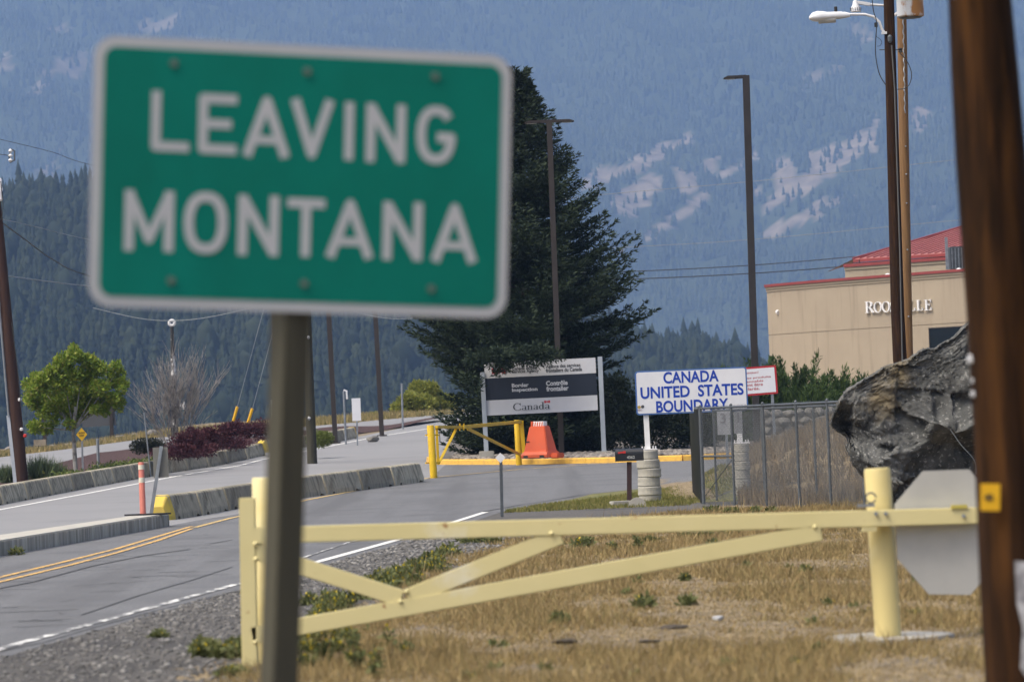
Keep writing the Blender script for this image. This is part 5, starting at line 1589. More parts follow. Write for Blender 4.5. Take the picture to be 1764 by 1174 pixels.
# wires
cable('overhead_wire', [(-60, 225), (0, 240), (90, 262), (160, 285), (400, 340)], 118, .010, m_cable, 'highest thin wire at the upper left, above the hill tree line', 'wire', y1=150)
cable('overhead_wire', [(3, 377), (60, 390), (150, 412), (420, 470)], ly, .012, m_cable_pale, 'pale wire running right from the left pole, above the black twisted cable', 'wire', y1=150)
cable('overhead_wire', [(2, 382), (40, 410), (90, 446), (150, 474), (330, 520)], ly, .020, m_cable, 'black twisted cable sagging from the left pole to behind the green sign', 'wire', y1=150)
cable('overhead_wire', [(12, 475), (80, 484), (150, 492), (330, 505), (560, 505)], ly, .018, m_cable_pale, 'grey wire running level from the left pole to behind the green sign', 'wire', y1=150)
cable('overhead_wire', [(160, 530), (240, 548), (300, 552), (360, 546), (440, 528), (545, 500)], 128, .012, m_cable_pale, 'pale sagging wire just under the green sign, over the white mottled pole', 'wire')
cable('overhead_wire', [(545, 480), (600, 530), (660, 547), (710, 548), (760, 542), (860, 520)], 135, .012, m_cable_pale, 'pale sagging wire under the right half of the green sign', 'wire')
cable('overhead_wire', [(900, 352), (1040, 335), (1300, 312), (1640, 276), (1800, 260)], 190, .014, m_cable_pale, 'faint pale wire crossing the open mountain slopes on the right', 'wire')
cable('overhead_wire', [(900, 436), (1090, 425), (1300, 412), (1640, 380), (1800, 366)], 190, .014, m_cable_pale, 'faint pale wire crossing the mountain just above the dark pair of wires', 'wire')
cable('overhead_wire', [(900, 472), (1095, 467), (1290, 457), (1460, 443), (1640, 425)], 175, .020, m_cable, 'upper of two dark wires that run to the building roof', 'wire')
cable('overhead_wire', [(900, 484), (1100, 480), (1290, 471), (1450, 459), (1640, 440)], 175, .022, m_cable, 'lower of two dark wires that run to the building roof', 'wire')

# wooden pole behind the green sign post, and thin pair
wp = GY(538, 128)
wpt = thing('utility_pole', wp, 'olive brown wooden pole standing directly behind the post of the green sign', 'utility pole')
MB().tube([wp, P(527, 520, 128), P(516, 300, 128)], [.17, .15, .13], 14).build('shaft', m_post_olive, wpt, smooth=True)
for v in (581, 720): MB().lathe(P(531 + (v - 580) * .01, v, 127.8), [(.02, -.06), (.06, 0), (.02, .06)], 8).build('marker_disc', m_sign_white, wpt)
tp2 = GY(478, 138)
tpp = thing('steel_pole', tp2, 'thin grey brown double pole showing at the left edge of the green sign post', 'pole')
MB().tube([tp2, P(471, 520, 138), P(466, 350, 138)], .06, 10).build('mast', m_brown_post, tpp)
MB().tube([GY(482, 138), P(476, 520, 138), P(471, 350, 138)], .05, 10).build('mast', m_brown_post, tpp)

def small_sign(name, u, vb, vt, w, h, Y, mat, label, cat='sign', diamond=False, pm=None, vp=None):
    b = GY(u, Y); t = thing(name, b, label, cat)
    top = P(u - (vb - vt) * .04, vt, Y)
    MB().bar(b, top, .06, .035, up=Y_).build('post', pm or m_galv, t)
    c = P(u - (vb - vt) * .04, vp or vt + 3, Y) + Vector((0, -.04, 0))
    s = S(Y)
    poly = [(-w / 2 * s, 0), (0, -h / 2 * s), (w / 2 * s, 0), (0, h / 2 * s)] if diamond else [(x * s, y * s) for x, y in ((-w / 2, -h / 2), (w / 2, -h / 2), (w / 2, h / 2), (-w / 2, h / 2))]
    MB().prism(poly, c, X_, Z_, FACE, -.006, 0).build('sign_plate', mat, t, bevel=.001)
    return t, c
m_dia = M('sign_yellow', (0.62, 0.38, 0.01), .5, (.55, .33, .01), 4)
dt, dcc = small_sign('warning_sign', 143, 800, 750, 19, 23, 128, m_dia, 'small yellow diamond warning sign beside the trunk of the leafy tree', diamond=True, vp=748)
text_mesh('lettering', 'SLOW', .075, m_black, dt, dcc + Vector((0, -.004, .03)), X_, Z_, FACE, bold=.003, align='CENTER', sx=1.0)
text_mesh('lettering', 'EXIT', .075, m_black, dt, dcc + Vector((0, -.004, -.06)), X_, Z_, FACE, bold=.003, align='CENTER', sx=1.0)
small_sign('road_sign', 616, 741, 690, 15, 39, 148, m_panel_white, 'narrow upright white sign between the two median lamp posts', vp=705)
small_sign('road_sign', 474, 760, 690, 7, 40, 140, m_grey_post, 'narrow grey sign plate at the left edge of the green sign post', vp=708)
def stake(u, vt, Y, r, mat, name, label, cat='post', base_du=0, vb=None):
    b = GY(u + base_du, Y) if vb is None else P(u + base_du, vb, Y); t = P(u, vt, Y)
    return solo(MB().tube([b, t], r, 8), name, mat, b, label, cat, smooth=True)
stake(168, 755, 130, .05, m_galv, 'steel_bollard', 'short grey steel post standing in the bed right of the yellow diamond sign', base_du=2)
stake(248, 710, 118, .022, m_galv, 'thin_stake', 'thin pale metal stake leaning beside the round dark bush', base_du=12)
stake(692, 660, 170, .045, m_galv, 'thin_stake', 'thin grey post at the median tip before the yellow green bush', base_du=2)
us = GY(596, 150)
ut2 = thing('hooked_post', us, 'thin post with a small white hook shaped bracket, right of the dark lamp post', 'post')
MB().tube([us, P(592, 675, 150), P(593, 672, 150)], .04, 8).build('post', m_galv, ut2)
MB().tube([P(592, 672, 150), P(597, 673, 150), P(598, 687, 150)], .04, 8).build('bracket', m_white, ut2)
for (u0, v0, u1, v1, lab) in ((397, 742, 409, 700, 'longer yellow plastic guy guard leaning over the purple shrubs'), (427, 728, 435, 703, 'shorter yellow plastic guy guard on the right, over the purple shrubs')):
    a, b = P(u0, v0, 142), P(u1, v1, 142)
    gd = GY(u0 - 2, 142)
    g_ = thing('guy_guard', gd, lab, 'guy guard')
    MB().tube([a, b], .055, 8).build('guard', m_tag, g_, smooth=True)
    MB().tube([gd, a], .012, 5).build('anchor_rod', m_galv_dark, g_)
    MB().tube([b, P(u1 + 35, v1 - 130, 142), P(u1 + 60, v1 - 220, 142)], .010, 5).build('guy_wire', m_cable_pale, g_)
wl = GY(200, 122)
wlt = thing('garden_light', wl, 'small white cylindrical garden light among the ground cover', 'lamp')
MB().lathe(wl, [(.03, 0), (.03, .1), (.07, .12), (.07, .26), (.05, .28)], 12).build('body', m_white, wlt, smooth=True)
# billboard seen from behind
bb = GY(193, 178)
bbt = thing('billboard', bb, 'dark grey panel on brown posts beyond the loop road, behind the leafy tree', 'billboard')
MB().prism([(0, 0), (58 * S(178), 2 * S(178)), (56 * S(178), 42 * S(178)), (0, 40 * S(178))], P(142, 736, 178), X_, Z_, FACE, -.05, 0).build('panel', M('panel_dark', (.07, .075, .085), .8), bbt)
MB().bar(bb - Vector((0, 0, .2)), P(191, 690, 178), .16, .16).build('post', m_brown_post, bbt)
MB().bar(GY(78, 178) - Vector((0, 0, .2)), P(76, 715, 178), .16, .16).build('post', m_brown_post, bbt)
MB().box(P(69, 762, 176), (.55, .3, .28)).build('kiosk', m_rock_tan, bbt)

# white mottled pole with round head
bp = GY(302, 141)
m_mottle = M('mottled_white', (0.62, 0.62, 0.62), .7, (.03, .03, .032), 3.5, .42, .47, stretch=(1, 1, .6))
bpt = thing('mottled_pole', bp, 'slender white and black mottled pole topped by a white ring, rising from the bare shrub', 'pole')
MB().tube(lerp_list([bp, P(299, 660, 141), P(296, 562, 141)], 14), [.15 - .007 * i for i in range(14)], 10).build('trunk', m_mottle, bpt, smooth=True)
hc = P(296, 556, 141)
MB().tube([hc + Vector((.10 * math.cos(t), 0, .09 * math.sin(t))) for t in [R(24 * k) for k in range(16)]], .055, 8).build('ring_head', m_white, bpt, smooth=True)
for (u, v) in ((291, 701), (311, 700), (317, 699)):
    MB().lathe(P(u, v, 140.8), [(.03, -.13), (.06, 0), (.03, .16)], 8).build('insulator_cup', m_white, bpt, smooth=True)

# rocks
px_rock(350, 745, 52, 26, m_rock_tan, 'tan grey boulder right of the bare shrub behind the purple shrubs', 3, Y=160)
px_rock(641, 741, 26, 13, m_rock, 'low dark boulder at the tip of the median', 4, Y=152)
px_rock(322, 752, 26, 14, m_rock_tan, 'pale low rock at the foot of the bare shrub', 5, Y=158)
for i, (u, w, h) in enumerate(((178, 14, 8), (207, 24, 10), (232, 14, 9), (262, 22, 14), (90, 22, 9), (20, 26, 14), (118, 14, 8), (62, 12, 8))):
    lab = ['small tan rock on the verge below the billboard', 'wide flat pale rock on the verge right of the billboard', 'small dark rock on the verge left of the round bush', 'brown rock on the verge above the round dark bush',
           'flat pale rock on the verge left of the leafy tree', 'grey rock on the verge just right of the left utility pole', 'little rock on the verge hidden under the leafy tree crown', 'little brown rock near the kiosk on the verge'][i]
    px_rock(u, 0, w, h, (m_rock_tan, m_rock)[i % 2], lab, 40 + i, Y=176 + (i % 3) * 2, group='rocks along the loop road verge')
bl = G(243, 772)

# ================================================================ BUILDING
m_stucco = M('stucco_tan', (0.34, 0.285, 0.215), 0.9, (0.30, 0.25, 0.19), .6, .3, .7, layer=((.25, .205, .155), 1.2, .55, .75, (3, 3, .25)), bump=.15, bscale=30, bdist=.01)
m_trim = M('cornice_tan', (0.31, 0.26, 0.195), 0.85)
m_redmetal = M('red_metal', (0.24, 0.045, 0.045), 0.55, (0.20, 0.04, 0.04), 2)
m_redroof = M('red_roof', (0.38, 0.15, 0.135), 0.5, (0.34, 0.13, 0.12), 1)
m_glass = M('dark_glass', (0.006, 0.009, 0.010), 0.12, spec=0.5)
def wallY(u): return 156 - 9.0 * ((u - 1325) / 330.0) ** 0.8 if u > 1325 else 156
us_ = [1325, 1332, 1345, 1365, 1395, 1430, 1480, 1530, 1580, 1630, 1680, 1740, 1800, 1880]
top_px = {1325: 489, 1655: 464}
wz = P(1490, 476, wallY(1490)).z      # parapet height
wall_pts = [Vector((P(u, 600, wallY(u)).x, wallY(u), 0)) for u in us_]
bz = 0.9
bld = thing('port_building', Vector((wall_pts[0].x, wall_pts[0].y, bz)), 'tan stucco border building lettered ROOSVILLE with red trim and a red metal roof', 'building')
def sweep(z0, z1, proud, name, mat, bevel=0, pts=wall_pts, thick=.25):
    V, Fa = [], []
    n = len(pts)
    for i, p in enumerate(pts):
        a = pts[max(0, i - 1)]; b = pts[min(n - 1, i + 1)]
        d = (b - a).normalized(); s = Vector((d.y, -d.x, 0))
        for off, z in ((proud, z0), (proud, z1), (-thick, z1), (-thick, z0)):
            q = p + s * off
            V.append((q.x, q.y, z))
    for i in range(n - 1):
        for j in range(4):
            a = i * 4 + j; b = i * 4 + (j + 1) % 4
            Fa.append((a, b, b + 4, a + 4))
    Fa.append((3, 2, 1, 0)); Fa.append(tuple(range((n - 1) * 4, n * 4)))
    return MB().add(V, Fa).build(name, mat, bld)
rz1 = P(1490, 566, wallY(1490)).z
sweep(bz - .5, rz1 - .015, 0, 'wall', m_stucco)
sweep(rz1 + .015, wz - .30, 0, 'wall', m_stucco)
sweep(rz1 - .016, rz1 + .016, -.02, 'reveal_joint', m_trim)
sweep(wz - .298, wz - .20, .03, 'cornice', m_trim)
sweep(wz - .198, wz - .105, .065, 'cornice', m_trim)
sweep(wz - .103, wz, .11, 'coping', m_redmetal)
# left return wall
ret = [wall_pts[0] + Vector((.35, .3, 0)), wall_pts[0] + Vector((2.2, 12, 0))]
MB().bar(ret[0] + Z_ * ((bz + wz) / 2 - .2), ret[1] + Z_ * ((bz + wz) / 2 - .2), .25, wz - bz - .1, up=Z_).build('wall', m_stucco, bld)
# flat roof
fl = [(p.x, p.y + .2) for p in wall_pts] + [(wall_pts[-1].x, 185), (wall_pts[0].x + 2.2, 168)]
MB().prism([(x, y) for x, y in fl], Vector((0, 0, wz - .6)), X_, Y_, Z_, -.1, 0).build('flat_roof', m_gravel, bld)
# local wall frame at px u
def wall_frame(u):
    i = max(k for k, x in enumerate(us_) if x <= u); i = min(i, len(us_) - 2)
    a, b = wall_pts[i], wall_pts[i + 1]
    r = (b - a).normalized(); n = Vector((r.y, -r.x, 0)).normalized()
    if n.y > 0: n = -n
    return (a, r, Z_, n)
# ROOSVILLE letters (tall first letter)
word = 'ROOSVILLE'
xs_px = [(1493, 1507), (1508, 1521), (1522, 1535), (1536, 1544), (1545, 1559), (1560, 1565), (1567, 1579), (1581, 1592), (1595, 1607)]
k7 = 464 / 1238
for ch, (a, b) in zip(word, xs_px):
    fr_ = wall_frame((a + b) / 2)
    vb = 539 - (a - 1493) * .045; vt = vb - (19.0 if ch != 'R' else 20.5)
    serif_word(ch, a, b, vt, vb, (0, 0), 1.0, fr_, bld, m_white, depth=.09, thick=.06)
# window opening
fr_ = wall_frame(1640)
for (u0, v0, u1, v1) in ((1605, 560, 1665, 640),):
    a = on_plane(u0, v1, *fr_); b = on_plane(u1 + 40, v0, *fr_)
    o, r, uu, n = fr_
    w = MB().prism([(a[0], a[1]), (b[0], a[1]), (b[0], b[1]), (a[0], b[1])], o, r, uu, n, .0, .02).build('window', m_glass, bld)
    for (x0, x1, y0, y1) in ((a[0] - .04, a[0], a[1], b[1] + .04), (a[0] - .04, b[0], b[1], b[1] + .04)):
        MB().prism([(x0, y0), (x1, y0), (x1, y1), (x0, y1)], o, r, uu, n, 0, .04).build('frame', m_bronze, w)
# camera
fr_ = wall_frame(1338)
cc = P(1339, 537, wallY(1338) - .15)
sc_ = MB().tube([cc + Vector((0, .15, .03)), cc], .05, 10).build('security_camera', m_white, bld, smooth=True)
MB().tube([cc, cc + Vector((.04, -.1, -.03))], [.09, .085], 12).build('lens_housing', m_white, sc_, smooth=True)
# upper storey
uy2 = 163.0
uL = P(1455, 455, uy2); uz = uL.z; uz0 = wz - .6
uppt = [Vector((uL.x, uy2, 0)), Vector((P(1880, 440, uy2 - 8).x, uy2 - 8, 0))]
def usweep(z0, z1, proud, name, mat): return sweep(z0, z1, proud, name, mat, pts=uppt, thick=6)
usweep(uz0, uz - .26, 0, 'upper_wall', m_stucco)
usweep(uz - .258, uz - .13, .04, 'cornice', m_trim)
usweep(uz - .128, uz, .09, 'coping', m_redmetal)
MB().bar(P(1480, 447, uy2 - .1), P(1480, 472, uy2 - .1), .12, .04, up=X_).build('downpipe', m_bronze, bld)
# hipped red roof with standing seams
e0 = P(1470, 446, uy2 + 1); e1 = P(1880, 427, uy2 - 6); rz2 = P(1650, 393, uy2 + 6)
hip_dir = rz2 - e0
apex = e0 + hip_dir * 1.35
e1.z = e0.z
rr2 = apex + (e1 - e0).normalized() * ((e1 - e0).length * .8)
roof = MB().add([e0, e1, rr2, apex, e0 + Vector((0, 14, 0)), e0 - Z_ * .1, e1 - Z_ * .1], [(0, 1, 2, 3), (4, 0, 3), (0, 5, 6, 1)]).build('metal_roof', m_redroof, bld)
fas = MB().bar(e0 - Z_ * .09 + Vector((0, -.03, 0)), e1 - Z_ * .09 + Vector((0, -.03, 0)), .08, .12).build('fascia', m_redmetal, bld)
MB().bar(e0 + Vector((.3, .6, -.22)), e1 + Vector((0, .6, -.22)), .6, .14).build('soffit', m_bronze, bld)
nR = 34
ed = (e1 - e0); up_d = (rr2 - e1); pn_ = ed.cross(up_d).normalized()
if pn_.z < 0: pn_ = -pn_
for i in range(1, nR):
    f = i / nR
    a = e0 + ed * f
    x_ap = (apex - e0).dot(ed.normalized())
    # seam runs up the slope until the hip or the ridge
    sl_dir = (pn_.cross(ed.normalized()));
    if sl_dir.z < 0: sl_dir = -sl_dir
    full = (apex - e0).dot(sl_dir)
    dist = full * min(1.0, (ed.length * f) / max(.1, x_ap))
    MB().bar(a + pn_ * .02, a + sl_dir * dist + pn_ * .02, .045, .05, up=pn_).build('standing_seam', m_redmetal, bld)
MB().bar(e0 + pn_ * .02, apex + pn_ * .02, .12, .08, up=pn_).build('hip_cap', m_redmetal, bld)
# roof plant
sc0 = P(1632, 464, wallY(1632) + 1.2)
MB().bar(sc0, sc0 + Z_ * 1.25, .14, .10, up=X_).build('vent_pipe', m_galv, bld)
scr = MB().box(sc0 + Vector((.75, .4, .45)), (1.2, .8, .85)).build('louvre_screen', m_galv_dark, bld)
for k in range(9): MB().box(sc0 + Vector((.2 + .13 * k, -.02, .42)), (.03, .03, .8)).build('louvre', m_galv, scr)
for u in (1529, 1652):
    cdom = P(u, 470, wallY(u) + .8); cdom.z = wz - .12
    MB().lathe(cdom, [(.17, 0), (.16, .09), (.11, .16), (.03, .20)], 14).build('roof_dome', m_white, bld, smooth=True)

# ================================================================ DRY STONE WALL behind the fence (stones as parts)
swl = GY(1330, 128)
stw = thing('stone_wall', swl, 'rough dry stacked stone wall above the yellow kerb, seen through the fence', 'wall')
r_ = random.Random(11)
for row in range(4):
    u = 1312 + r_.uniform(0, 6)
    while u < 1446:
        w = r_.uniform(14, 26); h = r_.uniform(13, 17)
        v = 764 - row * 14.5 - (u - 1312) * .035
        c = P(u + w / 2, v - h / 2, 128 + row * .12 + r_.uniform(-.1, .1))
        rock(c, (w * S(128) * 1.12, .7, h * S(128) * 1.2), int(u * 10) + row, 'stone', m_rock, parent=stw, sub=2)
        u += w
MB().box(P(1380, 745, 129.6), (3.0, 1.4, 1.5)).build('rubble_core', m_rock, stw)

# ================================================================ KERB BED STONES, GRAVEL, GRASS
ico = None
def stones(name, pts, sizes, mat, label, cat='stones'):
    import bmesh
    bm = bmesh.new(); bmesh.ops.create_icosphere(bm, subdivisions=1, radius=1)
    TV = np.array([v.co[:] for v in bm.verts]); TF = np.array([[v.index for v in f.verts] for f in bm.faces]); bm.free()
    n = len(pts)
    J = 1 + (rng.random((n, len(TV), 1)) - .5) * .5
    a = rng.random(n) * 6.28; c, s = np.cos(a)[:, None], np.sin(a)[:, None]
    sx = sizes * (.7 + .6 * rng.random(n)); sy = sizes * (.6 + .5 * rng.random(n)); sz = sizes * (.35 + .35 * rng.random(n))
    L = TV[None] * J
    X = L[:, :, 0] * sx[:, None]; Y = L[:, :, 1] * sy[:, None]; Z = L[:, :, 2] * sz[:, None]
    V = np.stack([X * c - Y * s + pts[:, 0:1], X * s + Y * c + pts[:, 1:2], Z + pts[:, 2:3]], axis=2).reshape(-1, 3)
    Fa = (TF[None] + (np.arange(n) * len(TV))[:, None, None]).reshape(-1, 3)
    o = np_mesh(name, V, Fa, mat)
    return tag(o, label, cat, kind='stuff')
m_riv = M('river_rock', (0.2, .18, .16), .85, island=[(.09, .08, .075), (.17, .15, .13), (.26, .235, .205), (.13, .115, .11)])
n = 3600
x = rng.uniform(-2.0, 8.5, n); f = rng.random(n) ** 1.4
kx = np.array([p.x for p in kp]); ky = np.array([p.y for p in kp])
yb = np.interp(x, kx, ky)
y = yb + .15 + f * 7
z = np.array([gz(a, b) for a, b in zip(x, y)]) + KZ
stones('river_rocks', np.stack([x, y, z], 1), rng.uniform(.05, .13, n), m_riv, 'grey brown river rocks filling the bed behind the yellow kerb')
m_grav = M('gravel_stones', (.15, .145, .14), .9, island=[(.05, .05, .048), (.095, .092, .09), (.15, .145, .14), (.075, .072, .07), (.24, .235, .225)])
n = 9000
y = rng.uniform(22, 62, n) ** 1.0; f = rng.random(n)
rr0 = np.array([road_r(v) for v in y]); gg = np.array([max(road_r(v) + .05, gr_edge(v)) for v in y])
x = rr0 - .05 + (gg - rr0 + .5) * f
stones('gravel_stones', np.stack([x, y, np.full(n, .004)], 1), rng.uniform(.006, .018, n) * (1 + y / 40), m_grav, 'loose gravel on the shoulder between the road and the dry grass')

def blades(name, x, y, h, w, mat, label, cat, lean=.35, zoff=0.0, seg=1):
    n = len(x)
    z = np.array([gz(a, b) for a, b in zip(x, y)]) + zoff
    a = rng.random(n) * 6.283
    l = rng.random(n) * lean
    D = unit(np.stack([np.cos(a) * l, np.sin(a) * l, np.ones(n)], 1))
    b = rng.random(n) * 6.283
    Sd = np.stack([np.cos(b), np.sin(b), np.zeros(n)], 1)
    C = np.stack([x, y, z], 1)
    V = np.stack([C - Sd * w[:, None] / 2, C + Sd * w[:, None] / 2, C + D * h[:, None]], axis=1).reshape(-1, 3)
    Fa = np.arange(3 * n).reshape(-1, 3)
    o = np_mesh(name, V, Fa, mat)
    return tag(o, label, cat, kind='stuff')
m_straw = M('dry_grass', (.3, .23, .1), .9, island=[(.15, .105, .045), (.31, .225, .10), (.23, .165, .07), (.41, .315, .15), (.17, .145, .055), (.26, .18, .08)], transl=.25)
n = 330000
u = rng.random(n)
y = 18 + (66 - 18) * u ** 1.25
hw_ = y * 882 / F
ge = np.interp(y, [8, 18, 24.5, 28, 32, 36, 42, 50, 57, 63, 67, 71, 75], [-0.5, -1.6, -2.15, -2.3, -1.65, -1.5, -1.2, -.8, .3, 1.8, 3.0, 4.5, 5.5])
x = ge + (np.maximum(hw_ + .8, ge + .5) - ge) * rng.random(n) + rng.normal(0, .12, n)
dn_ = fbm(x * 1.3 + 100, y * .8, 5, 4)
keep = rng.random(n) < np.clip((dn_ - .36) * 7, .66, 1)
edge = np.clip((x - ge) / .5, 0, 1); keep &= rng.random(n) < (.35 + .65 * edge)
keep &= ~((np.hypot(x - pb.x, y - pb.y) < .42))
x, y, dn_ = x[keep], y[keep], dn_[keep]
h = (.02 + .075 * rng.random(len(x)) ** 1.5) * (.25 + np.clip((dn_ - .35) * 5, 0, 1.3)); h[rng.random(len(x)) < .03] *= 2.2
blades('dry_grass', x, y, h, .004 + .00022 * y, m_straw, 'dry straw coloured grass covering the verge around the swing gate', 'grass', lean=1.6)
m_grass_bank = M('bank_grass', (.2, .15, .1), .9, island=[(.13, .10, .07), (.22, .17, .11), (.28, .22, .14), (.16, .12, .085)], transl=.2)
n = 60000
x = rng.uniform(3.9, 12, n); y = rng.uniform(66, 92, n)
fl_y = f0.y + (x - f0.x) * fd.y / fd.x
k = (y > fl_y + .4) & (fbm(x * 1.5, y * .8, 3) > .28) & (x > 4.0 + (y - 70) * .06)
x, y = x[k], y[k]; n = len(x)
blades('bank_grass', x, y, rng.uniform(.08, .34, n), np.full(n, .022), m_grass_bank, 'tall greyish dry grass on the bank behind the chain link fence', 'grass', lean=.35)
m_lawn_b = M('lawn_grass', (.1, .12, .03), .9, island=[(.08, .10, .02), (.16, .16, .04), (.24, .20, .07), (.11, .13, .03)], transl=.2)
n = 26000
y = rng.uniform(70, 92, n); x = np.array([road_r(v) for v in y]) + .1 + rng.random(n) ** 1.3 * 3.4
k = (x < 4.6); x, y = x[k], y[k]
blades('lawn_grass', x, y, rng.uniform(.03, .10, len(x)), np.full(len(x), .02), m_lawn_b, 'short yellow green grass around the mailbox and concrete column', 'grass', lean=.9)
m_verge = M('verge_grass', (.3, .24, .1), .9, island=[(.26, .20, .09), (.36, .28, .13), (.20, .17, .07), (.16, .16, .05)], transl=.2)
n = 22000
f = rng.random(n)
LF = lerp_list(loop_far, 200)
idx = (f * 199).astype(int)
x = np.array([LF[i].x for i in idx]) + rng.normal(0, .3, n); y = np.array([LF[i].y for i in idx]) + rng.random(n) ** 1.2 * 14 + .2
blades('verge_grass', x, y, rng.uniform(.08, .35, n), np.full(n, .05), m_verge, 'dry yellow grass along the far verge of the loop road', 'grass', lean=.7)

# ---- weeds with yellow flowers
m_weed = M('weed_green', (.06, .09, .02), .8, island=[(.065, .08, .03), (.11, .13, .04), (.17, .175, .065), (.09, .11, .04)], transl=.25)
m_flower = M('flower_yellow', (.65, .50, .02), .7, transl=.2)
WL, WF = [], []
def weed(cx, cy2, r, h, n, nf):
    a = rng.random(n) * 6.283; rr = r * np.sqrt(rng.random(n))
    x_, y_ = cx + rr * np.cos(a), cy2 + rr * np.sin(a)
    zz = rng.random(n) * h * (1 - .5 * (rr / r) ** 2) + gz(cx, cy2)
    WL.append(np.stack([x_, y_, zz], 1))
    k = rng.random(nf) * 6.283; rr = r * np.sqrt(rng.random(nf))
    WF.append(np.stack([cx + rr * np.cos(k), cy2 + rr * np.sin(k), gz(cx, cy2) + h * (1 - .45 * (rr / r) ** 2) * rng.uniform(.8, 1.1, nf)], 1))
def weed_px(u, v, wpx, hpx, dens=1.0, fl=.1):
    g = G(u, v); s = S(g.y); n_ = int(90 * dens * max(1, wpx / 20))
    weed(g.x, g.y, wpx * s / 2, hpx * s, n_, int(n_ * fl))
for i in range(46):      # strip along the gravel
    f = rng.random(); u = 540 + 240 * f + rng.normal(0, 6); v = 1075 - 118 * f + rng.normal(0, 10)
    weed_px(u, v, 34, 20, .8, .09)
for i in range(9): weed_px(330 + rng.random() * 90, 1122 + rng.random() * 14, 34, 24, 1.2, .06)
for i in range(10): weed_px(525 + rng.random() * 60, 1090 + rng.random() * 40, 28, 22, .9, .14)
for i in range(9): weed_px(560 + rng.random() * 110, 1110 + rng.random() * 60, 16, 40, .6, .05)
for u, v, w, h in ((820, 935, 50, 12), (800, 932, 30, 12), (850, 936, 30, 8), (1000, 946, 34, 18), (1010, 940, 26, 14), (960, 940, 20, 10), (1055, 950, 16, 14), (1100, 945, 10, 16), (1110, 1046, 40, 20), (1185, 1042, 30, 14), (965, 1075, 30, 16), (1390, 990, 22, 14), (1180, 1000, 14, 8),
                   (275, 1098, 26, 8), (1225, 885, 30, 12), (1260, 885, 26, 9), (1300, 884, 20, 10), (1330, 883, 16, 8), (1120, 935, 22, 8), (1200, 925, 60, 8), (1260, 920, 40, 8), (1680, 1010, 16, 24), (30, 956, 24, 12), (700, 1125, 20, 14), (1230, 940, 20, 8), (530, 1150, 40, 20), (400, 1165, 50, 14), (1080, 905, 30, 10), (1000, 1010, 20, 10)):
    weed_px(u, v, w, h, .9, .05)
for i in range(34):
    u_, v_ = rng.uniform(560, 1700), rng.uniform(930, 1170)
    if v_ > 1290 - .33 * u_ - 100 * (u_ < 800): weed_px(u_, v_, rng.uniform(10, 30), rng.uniform(4, 8), .22, .05)
C = np.concatenate(WL); nW = len(C)
dist = C[:, 1]
V, Fa = leaves(C, unit(rnd_dirs(nW) + np.array([0, 0, .6])), rnd_dirs(nW), .045 * (1 + dist / 60), .020 * (1 + dist / 60))
tag(np_mesh('flowering_weeds', V, Fa, m_weed), 'low green weeds growing in patches in the dry grass and gravel', 'weeds', kind='stuff')
C = np.concatenate(WF); nF_ = len(C)
V, Fa = leaves(C, unit(rnd_dirs(nF_) * .5 + np.array([0, -.4, .6])), unit(rnd_dirs(nF_)), np.full(nF_, .030), np.full(nF_, .030))
tag(np_mesh('weed_flowers', V, Fa, m_flower), 'tiny yellow flowers on the low weeds beside the road', 'flowers', kind='stuff')
# dark clods in the grass
for i, (u, v, w, h, lab) in enumerate(((975, 1108, 52, 10, 'dark flat clod of earth in the dry grass under the lower rail'), (1160, 1082, 56, 8, 'dark earth clod in the dry grass left of the pale wrapper'), (1095, 1160, 20, 8, 'small dark stone near the bottom edge of the photo'), (1120, 1106, 50, 6, 'low grey clod between the two dark clods'), (1045, 1152, 18, 8, 'yellow brown clod at the bottom among dry grass'))):
    px_rock(u, v, w, h, M('dark_earth', (.075, .06, .045), .95, (.04, .033, .026), 8, bump=1, bscale=20), lab, 60 + i, name='earth_clod', group='clods of earth in the grass')
px_rock(1237, 1068, 24, 10, m_sign_white, 'crumpled pale wrapper lying in the dry grass', 77, name='litter', cat='litter')

